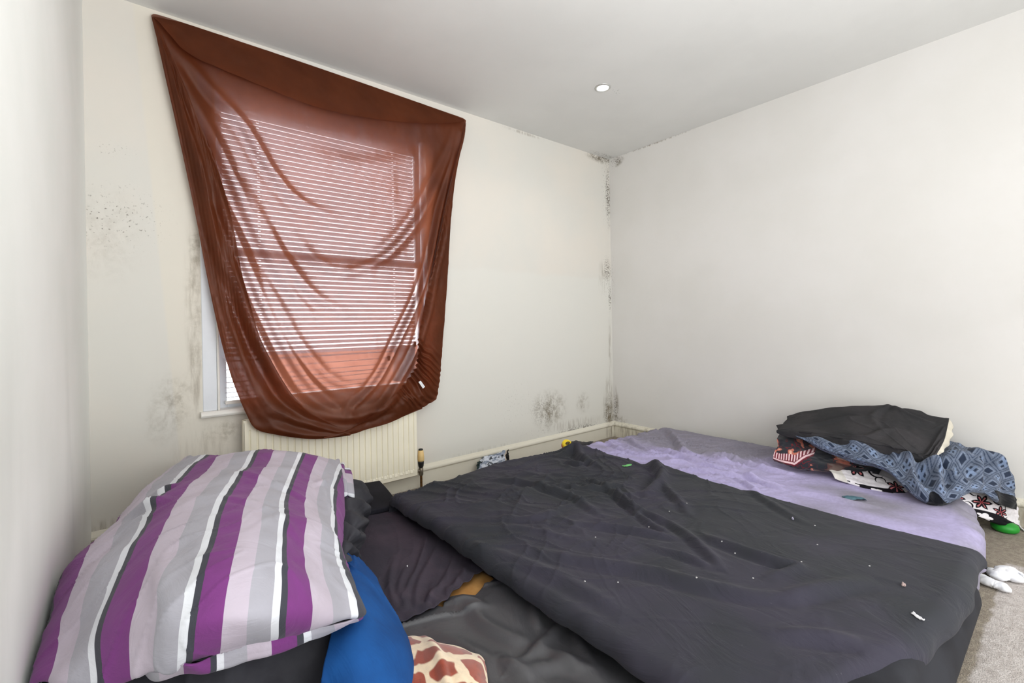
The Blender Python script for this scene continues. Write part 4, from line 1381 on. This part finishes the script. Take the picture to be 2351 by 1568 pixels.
# blue diamond-pattern fleece
G = net([[(1800, 986, -.40), (1850, 978, -.34), (1920, 985, -.30), (2000, 996, -.26), (2070, 1006, -.22), (2140, 1010, -.16), (2200, 1016, -.11), (2250, 1032, -.07), (2290, 1062, -.05)],
         [(1802, 992, -.46), (1852, 990, -.46), (1922, 1003, -.46), (2002, 1018, -.44), (2070, 1030, -.42), (2140, 1040, -.36), (2204, 1036, -.26), (2262, 1052, -.17), (2306, 1080, -.10)],
         [(1812, 996, -.49), (1862, 1003, -.50), (1930, 1020, -.51), (2008, 1037, -.51), (2076, 1058, -.50), (2146, 1068, -.45), (2212, 1064, -.35), (2274, 1080, -.23), (2320, 1106, -.12)],
         [(1822, 999, -.51), (1872, 1012, -.53), (1938, 1034, -.55), (2014, 1054, -.56), (2082, 1086, -.57), (2154, 1098, -.53), (2220, 1092, -.42), (2282, 1106, -.28), (2330, 1130, -.13)],
         [(1834, 1004, -.52), (1884, 1024, -.55), (1948, 1047, -.57), (2022, 1068, -.60), (2092, 1112, -.63), (2158, 1122, -.60), (2226, 1114, -.47), (2286, 1124, -.31), (2336, 1142, -.13)],
         [(1842, 1008, -.51), (1892, 1032, -.54), (1956, 1056, -.56), (2032, 1078, -.60), (2106, 1140, -.66), (2164, 1148, -.63), (2232, 1126, -.48), (2290, 1140, -.32), (2339, 1158, -.12)],
         [(1846, 1012, -.47), (1896, 1037, -.49), (1960, 1061, -.51), (2036, 1083, -.55), (2112, 1147, -.62), (2166, 1162, -.60), (2236, 1130, -.44), (2296, 1158, -.29), (2336, 1172, -.10)]])
n, m = 260, 420
P = patch(G, n, m)
i, j = uvg(n, m)
N_ = facing(P)
fl = [([(2040, 1015), (2080, 1060), (2100, 1110), (2130, 1140)], 0.02, 0.030), ([(1900, 990), (1960, 1020), (2020, 1050)], 0.018, 0.020), ([(2120, 1060), (2150, 1085), (2160, 1130)], 0.02, 0.030),
      ([(2180, 1040), (2230, 1060), (2250, 1110)], 0.018, 0.024), ([(2200, 1025), (2260, 1050), (2310, 1100)], 0.012, 0.018), ([(2230, 1030), (2280, 1065), (2322, 1120)], 0.010, 0.015),
      ([(1850, 985), (1880, 1010), (1930, 1030)], 0.014, 0.014), ([(2060, 1050), (2110, 1070), (2170, 1080), (2220, 1110)], 0.016, 0.022), ([(1960, 1010), (2030, 1030), (2070, 1080)], 0.014, 0.018)]
# folds are drawn on the cloth's own (row, column) plane
dC = P - CAM
dep = dC @ _f
U_, V_ = (1175.5 + F_PX * (dC @ C_R) / dep) * 0.001, (CY - F_PX * (dC @ C_U) / dep) * 0.001
H = fold_field(U_, V_, [(np.array(L) * 0.001, w_ * 0.6, a_ * 2.0) for L, w_, a_ in fl]) + 0.006 * fbm(j * 12, i * 6, 3, 131) + 0.007 * np.sin(j * 70 + 5 * i) * np.clip((j - 0.72) / 0.1, 0, 1)
P += N_ * H[..., None]
P[..., 0] = np.minimum(P[..., 0], -0.02)
# arc lengths give the print its scale
du = np.concatenate([np.zeros((n, 1)), np.cumsum(np.linalg.norm(np.diff(P, axis=1), axis=2), 1)], 1)
dv = np.concatenate([np.zeros((1, m)), np.cumsum(np.linalg.norm(np.diff(P, axis=0), axis=2), 0)], 0)
a_ = j * 15 + i * 4.5 + 0.25 * fbm(j * 4, i * 3, 2, 133)
b_ = i * 4.5 - j * 15 + 0.25 * fbm(j * 4, i * 3, 2, 134)
ca, cb = np.abs((a_ % 1) - 0.5) * 2, np.abs((b_ % 1) - 0.5) * 2
c_ = np.ones((n, m, 3)) * srgb(110, 120, 139)
paint(((np.maximum(ca, cb) > 0.80) & (np.maximum(ca, cb) < 0.9)).astype(float), srgb(60, 72, 94))
sq = np.maximum(ca, cb)
paint((sq < 0.46).astype(float), srgb(46, 56, 76))
paint(((sq > 0.54) & (sq < 0.62)).astype(float) * 0.5, srgb(150, 166, 192))
k = (np.floor(a_) + np.floor(b_)) % 2
paint(((k > 0.5) & (np.minimum(ca, cb) < 0.16) & (sq < 0.7)).astype(float), srgb(128, 146, 176))
c_ *= (0.82 + 0.22 * np.clip(0.5 + fbm(j * 30, i * 20, 3, 135), 0, 1))[..., None]
trim = ((j > 0.42) & (j < 0.68) & (i > 1.12 - 0.42 * np.exp(-((j - 0.59) / 0.06) ** 2))) | ((j > 0.86) & (i > 0.70 - 0.25 * (j - 0.86)))
paint(trim.astype(float), srgb(16, 18, 24))
V, Fc = closed_patch(P, -N_ * 0.010)
tagset(obj('fleece_blanket', V, Fc, printed('diamond_fleece', 0.95, 0.12, 0.5, 350), colr=np.concatenate([c_.reshape(-1, 3)] * 2)), 'blue fleece blanket with diamond pattern draped over the pile', 'blanket')

# black pillow on top, cream lining at its open end
pil = tagset(empty('pillow', tuple(PX(1990, 1000, -.35))), 'flat black pillow with cream lining on top of the pile', 'pillow')
G = net([[(1812, 962, -.14), (1850, 952, -.10), (1920, 944, -.08), (2000, 942, -.07), (2080, 948, -.07), (2140, 958, -.07), (2176, 966, -.08)],
         [(1808, 959, -.24), (1848, 945, -.20), (1915, 936, -.18), (2000, 934, -.17), (2075, 940, -.16), (2138, 953, -.16), (2179, 960, -.16)],
         [(1800, 968, -.34), (1846, 962, -.32), (1918, 956, -.31), (2004, 960, -.30), (2076, 968, -.29), (2134, 980, -.28), (2174, 985, -.27)],
         [(1792, 978, -.44), (1842, 978, -.43), (1920, 980, -.43), (2006, 988, -.43), (2074, 998, -.42), (2128, 1010, -.40), (2166, 1012, -.38)],
         [(1786, 986, -.50), (1840, 988, -.50), (1924, 1000, -.51), (2006, 1014, -.51), (2072, 1026, -.50), (2122, 1042, -.48), (2150, 1038, -.46)],
         [(1783, 990, -.52), (1840, 993, -.51), (1926, 1006, -.52), (2004, 1020, -.52), (2070, 1032, -.51), (2118, 1048, -.49), (2141, 1054, -.47)]])
n, m = 150, 200
P = patch(G, n, m)
i, j = uvg(n, m)
N_ = facing(P)
H = fold_field(j, i, [(np.array(L), w_, a_) for L, w_, a_ in (([(0.05, 0.85), (0.2, 0.6), (0.4, 0.45), (0.5, 0.4)], 0.03, 0.010), ([(0.3, 0.8), (0.45, 0.75), (0.6, 0.55), (0.75, 0.6)], 0.03, 0.010),
                                                              ([(0.55, 0.15), (0.7, 0.3), (0.85, 0.35)], 0.025, 0.010), ([(0.6, 0.15), (0.5, 0.4), (0.55, 0.6)], 0.02, 0.007), ([(0.8, 0.9), (0.9, 0.7), (0.97, 0.4)], 0.02, 0.008),
                                                              ([(0.86, 0.95), (0.93, 0.8), (0.98, 0.6)], 0.015, 0.006))])
P += N_ * (1.7 * H + 0.008 * fbm(j * 5, i * 4, 3, 141) + 0.005 * wrinkles(j * 0.5, i * 0.3, 0.35, 0.25, 0.06, 143))[..., None]
ed = np.clip(np.minimum(np.minimum(i, 1 - i), np.minimum(j, 1 - j)) / 0.25, 0, 1)
push = np.zeros_like(P)
push[..., 2] = -0.012 - 0.06 * ed ** 0.6 * np.clip(i / 0.5, 0.4, 1)
push[..., 0] = 0.01 * ed
V, Fc = closed_patch(P, push)
M_bp = fabric('black_pillowcase', srgb(58, 56, 58), srgb(46, 46, 48), 0.88, nscale=6, crease=0.25)
obj('pillow_cover', V, Fc, M_bp, pil)
G = net([[(2178, 962, -.17), (2183, 966, -.15), (2187, 976, -.13)], [(2172, 986, -.27), (2181, 990, -.24), (2187, 998, -.22)], [(2164, 1012, -.37), (2172, 1018, -.34), (2176, 1024, -.31)],
         [(2148, 1038, -.45), (2154, 1042, -.42), (2160, 1042, -.40)], [(2139, 1053, -.465), (2143, 1054, -.45), (2147, 1053, -.44)]])
P = patch(G, 60, 14)
N_ = facing(P)
i, j = uvg(60, 14)
P += N_ * (0.004 * np.sin(i * 30))[..., None]
V, Fc = closed_patch(P, -N_ * 0.006)
obj('lining', V, Fc, fabric('cream_lining', srgb(226, 220, 204), srgb(206, 200, 184), 0.9), pil)
tip = net([[(1782, 976, -.30), (1792, 974, -.28), (1806, 972, -.26)], [(1785, 981, -.34), (1796, 980, -.32), (1808, 978, -.30)], [(1786, 985, -.36), (1797, 985, -.35), (1808, 984, -.34)]])
P = patch(tip, 12, 12)
V, Fc = closed_patch(P, -facing(P) * 0.006)
obj('pillow_corner', V, Fc, M_bp, pil)

# things poking out at the end of the pile
c_ = PZ(2312, 1210, 0.03)
V, Fc = lathe([(0.001, 0.0), (0.04, 0.002), (0.052, 0.012), (0.055, 0.026), (0.05, 0.04), (0.03, 0.05), (0.001, 0.052)], -0.155, -2.705, 28)
tagset(obj('plastic_item', V, Fc, plain('green_plastic', srgb(40, 150, 50), 0.4)), 'small bright green plastic object on the carpet under the pile', 'plastic item')
pts = [PX(2338, 1196, -.06), PZ(2340, 1206, 0.012), PZ(2346, 1214, 0.006), PZ(2358, 1222, 0.005), PZ(2376, 1228, 0.005)]
tagset(obj('cable', *tube(pts, 0.0045, 8), plain('white_cable_plastic', srgb(236, 236, 236), 0.5)), 'white cable on the carpet beside the skirting of the right wall', 'cable')

# ------------------------------------------------------------------ small things
M_sock = fabric('white_sock_cotton', srgb(242, 243, 246), srgb(230, 232, 238), 0.95, nscale=30, weave=300, wv=0.5)


def floor_pts(L):
    return [PZ(a_, b_, z_) for a_, b_, z_ in L]


tagset(obj('sock', *tube(floor_pts([(2236, 1318, .012), (2246, 1324, .016), (2266, 1334, .018), (2288, 1342, .018), (2308, 1350, .018), (2322, 1357, .012)]), [.012, .026, .027, .026, .024, .010], 18, 0.6, 48, 0.12, 3), M_sock),
       'long white sock on the carpet against the charcoal bed', 'sock')
tagset(obj('sock', *tube(floor_pts([(2262, 1306, .012), (2278, 1312, .018), (2292, 1322, .022), (2300, 1318, .024), (2312, 1312, .024), (2330, 1324, .022), (2346, 1330, .014)]), [.012, .024, .028, .03, .036, .036, .012], 20, 0.6, 60, 0.15, 7), M_sock),
       'bunched white sock further from the charcoal bed', 'sock')

# crumpled foil packet between bed and skirting
G = [[PY(a_, b_, y_) for a_, b_, y_ in r] for r in (
    [(1098, 1062, -.06), (1116, 1050, -.055), (1138, 1044, -.06), (1158, 1036, -.05), (1168, 1032, -.06)],
    [(1096, 1074, -.09), (1114, 1064, -.08), (1138, 1058, -.09), (1156, 1050, -.075), (1167, 1046, -.085)],
    [(1094, 1092, -.12), (1114, 1084, -.105), (1138, 1078, -.115), (1156, 1072, -.10), (1168, 1066, -.11)],
    [(1092, 1132, -.13), (1114, 1122, -.12), (1138, 1114, -.125), (1156, 1106, -.115), (1168, 1100, -.12)])]
P = patch(G, 40, 60)
i, j = uvg(40, 60)
P[..., 1] -= 0.012 * fbm(j * 9, i * 7, 3, 151)
P[..., 2] = np.maximum(P[..., 2] + 0.006 * fbm(j * 11, i * 2, 2, 153), 0.002)
c_ = np.ones((40, 60, 3)) * srgb(216, 222, 234)
w1 = fbm(j * 8, i * 6, 3, 155)
paint((w1 > 0.35).astype(float), srgb(150, 160, 178))
paint(((w1 < -0.5)).astype(float), srgb(60, 66, 76))
paint((j > 0.86).astype(float), srgb(36, 34, 34))
paint(((j > 0.80) & (j < 0.86)).astype(float) * (i < 0.6), srgb(200, 186, 170))
paint(((j < 0.08) & (i < 0.4)).astype(float), srgb(40, 56, 56))
V, Fc = closed_patch(P, np.zeros_like(P) + np.array([0, 0.012, 0]))
tagset(obj('foil_packet', V, Fc, printed('foil_packet_print', 0.35, 0, 0.05), smooth=False, colr=np.concatenate([c_.reshape(-1, 3)] * 2)), 'crumpled silvery packet wedged between charcoal bed and skirting', 'packet')

# yellow object at the far edge of the charcoal sheet
p0 = PZ(1301, 1021, 0.292)
yo = tagset(empty('yellow_trinket', (p0[0], p0[1], 0.27)), 'little yellow and red object on the far edge of the charcoal sheet', 'trinket')
V, Fc = lathe([(0.001, 0.0), (0.030, 0.001), (0.036, 0.006), (0.037, 0.014), (0.036, 0.022), (0.030, 0.027), (0.001, 0.028)], 0, 0, 24)
tilt = Matrix.Rotation(math.radians(38), 3, 'X') @ Matrix.Rotation(math.radians(-15), 3, 'Y')
V1 = [tuple(tilt @ Vector(v) + Vector((p0[0], p0[1], 0.286))) for v in V]
obj('case', V1, Fc, plain('yellow_plastic', srgb(236, 206, 40), 0.4), yo)
V, Fc = lathe([(0.001, 0.0275), (0.02, 0.0285), (0.021, 0.030), (0.001, 0.031)], 0, 0, 20)
V1 = [tuple(tilt @ Vector((v[0] * 0.9, v[1] * 0.5, v[2])) + Vector((p0[0], p0[1], 0.286))) for v in V]
obj('label_disc', V1, Fc, plain('dark_label', srgb(90, 74, 30), 0.5), yo)
V, Fc = lathe([(0.034, -0.008), (0.0375, -0.006), (0.0375, 0.004), (0.034, 0.005)], 0, 0, 24)
V1 = [tuple(tilt @ Vector(v) + Vector((p0[0], p0[1], 0.286))) for v in V]
obj('base_ring', V1, Fc, plain('red_plastic', srgb(190, 60, 50), 0.4), yo)
# dark scrap of cloth beside it
G = [[PZ(a_, b_, z_) for a_, b_, z_ in r] for r in ([(1312, 1014, .30), (1326, 1013, .31), (1342, 1016, .30), (1362, 1014, .28)], [(1312, 1019, .31), (1326, 1018, .325), (1340, 1019, .315), (1360, 1016, .285)], [(1314, 1024, .30), (1326, 1025, .31), (1340, 1023, .305), (1358, 1018, .28)])]
P = patch(G, 20, 40)
i, j = uvg(20, 40)
P[..., 2] += 0.004 * fbm(j * 8, i * 4, 2, 161)
tagset(grid_obj('cloth_scrap', P, M_bp, solid=0.006), 'black cloth scrap bunched next to the yellow object', 'cloth')


def on_sheet(Pg, px, py):
    flat = Pg.reshape(-1, 3)
    d = flat - CAM
    dep = d @ _f
    e = (1175.5 + F_PX * (d @ C_R) / dep - px) ** 2 + (CY - F_PX * (d @ C_U) / dep - py) ** 2 + np.where(flat[:, 2] < 0.1, 1e6, 0)
    return flat[np.argmin(e)]


def scrap(name, px, py, z, sx, sy, rot, col, label, cat, rough=0.8, curl=0.006, seed=0, group=None):
    c = on_sheet(z, px, py)
    z = c[2]
    i, j = uvg(10, 14)
    x, y = (j - 0.5) * sx, (i - 0.5) * sy * (0.5 + 0.5 * np.sin(np.pi * (0.1 + 0.8 * j)))
    zz = z + 0.003 + curl * (np.abs(fbm(j * 3 + seed, i * 3, 2, seed)) + 0.3 * np.abs(j - 0.5))
    P = np.stack([c[0] + x * math.cos(rot) - y * math.sin(rot), c[1] + x * math.sin(rot) + y * math.cos(rot), zz], -1)
    return tagset(grid_obj(name, P, plain(name + '_stuff', col, rough), solid=0.002), label, cat, group)


scrap('wrapper_scrap', 1440, 1071, P_dark, 0.062, 0.022, -0.2, srgb(120, 196, 120), 'tiny green wrapper scrap on the far part of the charcoal sheet', 'scrap', seed=3)
scrap('wrapper_scrap', 1962, 1148, P_lilac, 0.10, 0.05, -0.9, srgb(74, 108, 120), 'teal scrap lying on the lilac sheet', 'scrap', 0.4, 0.012, 5)
scrap('tissue_scrap', 2109, 1421, P_dark, 0.036, 0.012, 0.9, srgb(226, 226, 230), 'white flake near the front right corner of the charcoal sheet', 'scrap', seed=7)
scrap('crumb', 2073, 1345, P_dark, 0.018, 0.010, 0.2, srgb(190, 168, 164), 'pinkish crumb on the charcoal sheet near its right edge', 'crumb', seed=9)
scrap('tissue_scrap', 1819, 1193, P_dark, 0.02, 0.006, 0.5, srgb(180, 176, 200), 'small pale fleck near the edge between charcoal and lilac sheets', 'scrap', seed=11)
# lint specks
V, Fc = [], []
for a_, b_ in ((1419, 1340), (1343, 1335), (1577, 1156), (1537, 1175), (1872, 1209), (1936, 1182), (1656, 1244), (1687, 1271), (1876, 1251), (1995, 1300), (1600, 1330), (1490, 1210), (1368, 1235), (935, 1300), (1052, 1265), (1231, 1378), (1730, 1330), (1840, 1290)):
    p = PZ(a_, b_, DH if a_ > 1240 else 0.19)
    if a_ > 1240 and b_ < 1345:
        p = on_sheet(P_dark, a_, b_)
    v, f = box(p[0] - 0.002, p[0] + 0.002, p[1] - 0.002, p[1] + 0.002, p[2] - 0.001, p[2] + 0.004)
    V, Fc = join((V, Fc), (v, f))
tagset(obj('lint', V, Fc, plain('white_lint', srgb(216, 214, 214), 0.9), smooth=False), 'white lint specks scattered over the dark sheets', 'lint', kind='stuff')

# white folded paper standing on the window sill behind the thin sheet
G = [[PY(a_, b_, y) for a_, b_, y in r] for r in (
    [(906, 802, .012), (922, 792, -.004), (938, 794, .008), (953, 788, .0)],
    [(904, 832, .008), (920, 830, -.010), (936, 834, .004), (952, 828, -.004)],
    [(902, 874, .004), (920, 876, -.006), (934, 874, .004), (950, 870, -.002)])]
P = patch(G, 16, 24)
V, Fc = closed_patch(P, np.zeros_like(P) + np.array([0, 0.004, 0]))
pap = tagset(empty('folded_card', tuple(PY(925, 872, 0.0))), 'white folded card with black clips caught in the blind, low in the window', 'card')
obj('card', V, Fc, M_paper, pap)
for a_, b_ in ((893, 822), (953, 790)):
    q = PY(a_, b_, -0.004)
    obj('clip', *box(q[0] - 0.010, q[0] + 0.006, q[1] - 0.008, q[1] + 0.006, q[2] - 0.018, q[2] + 0.016), M_black, pap, smooth=False, bevel=0.003)
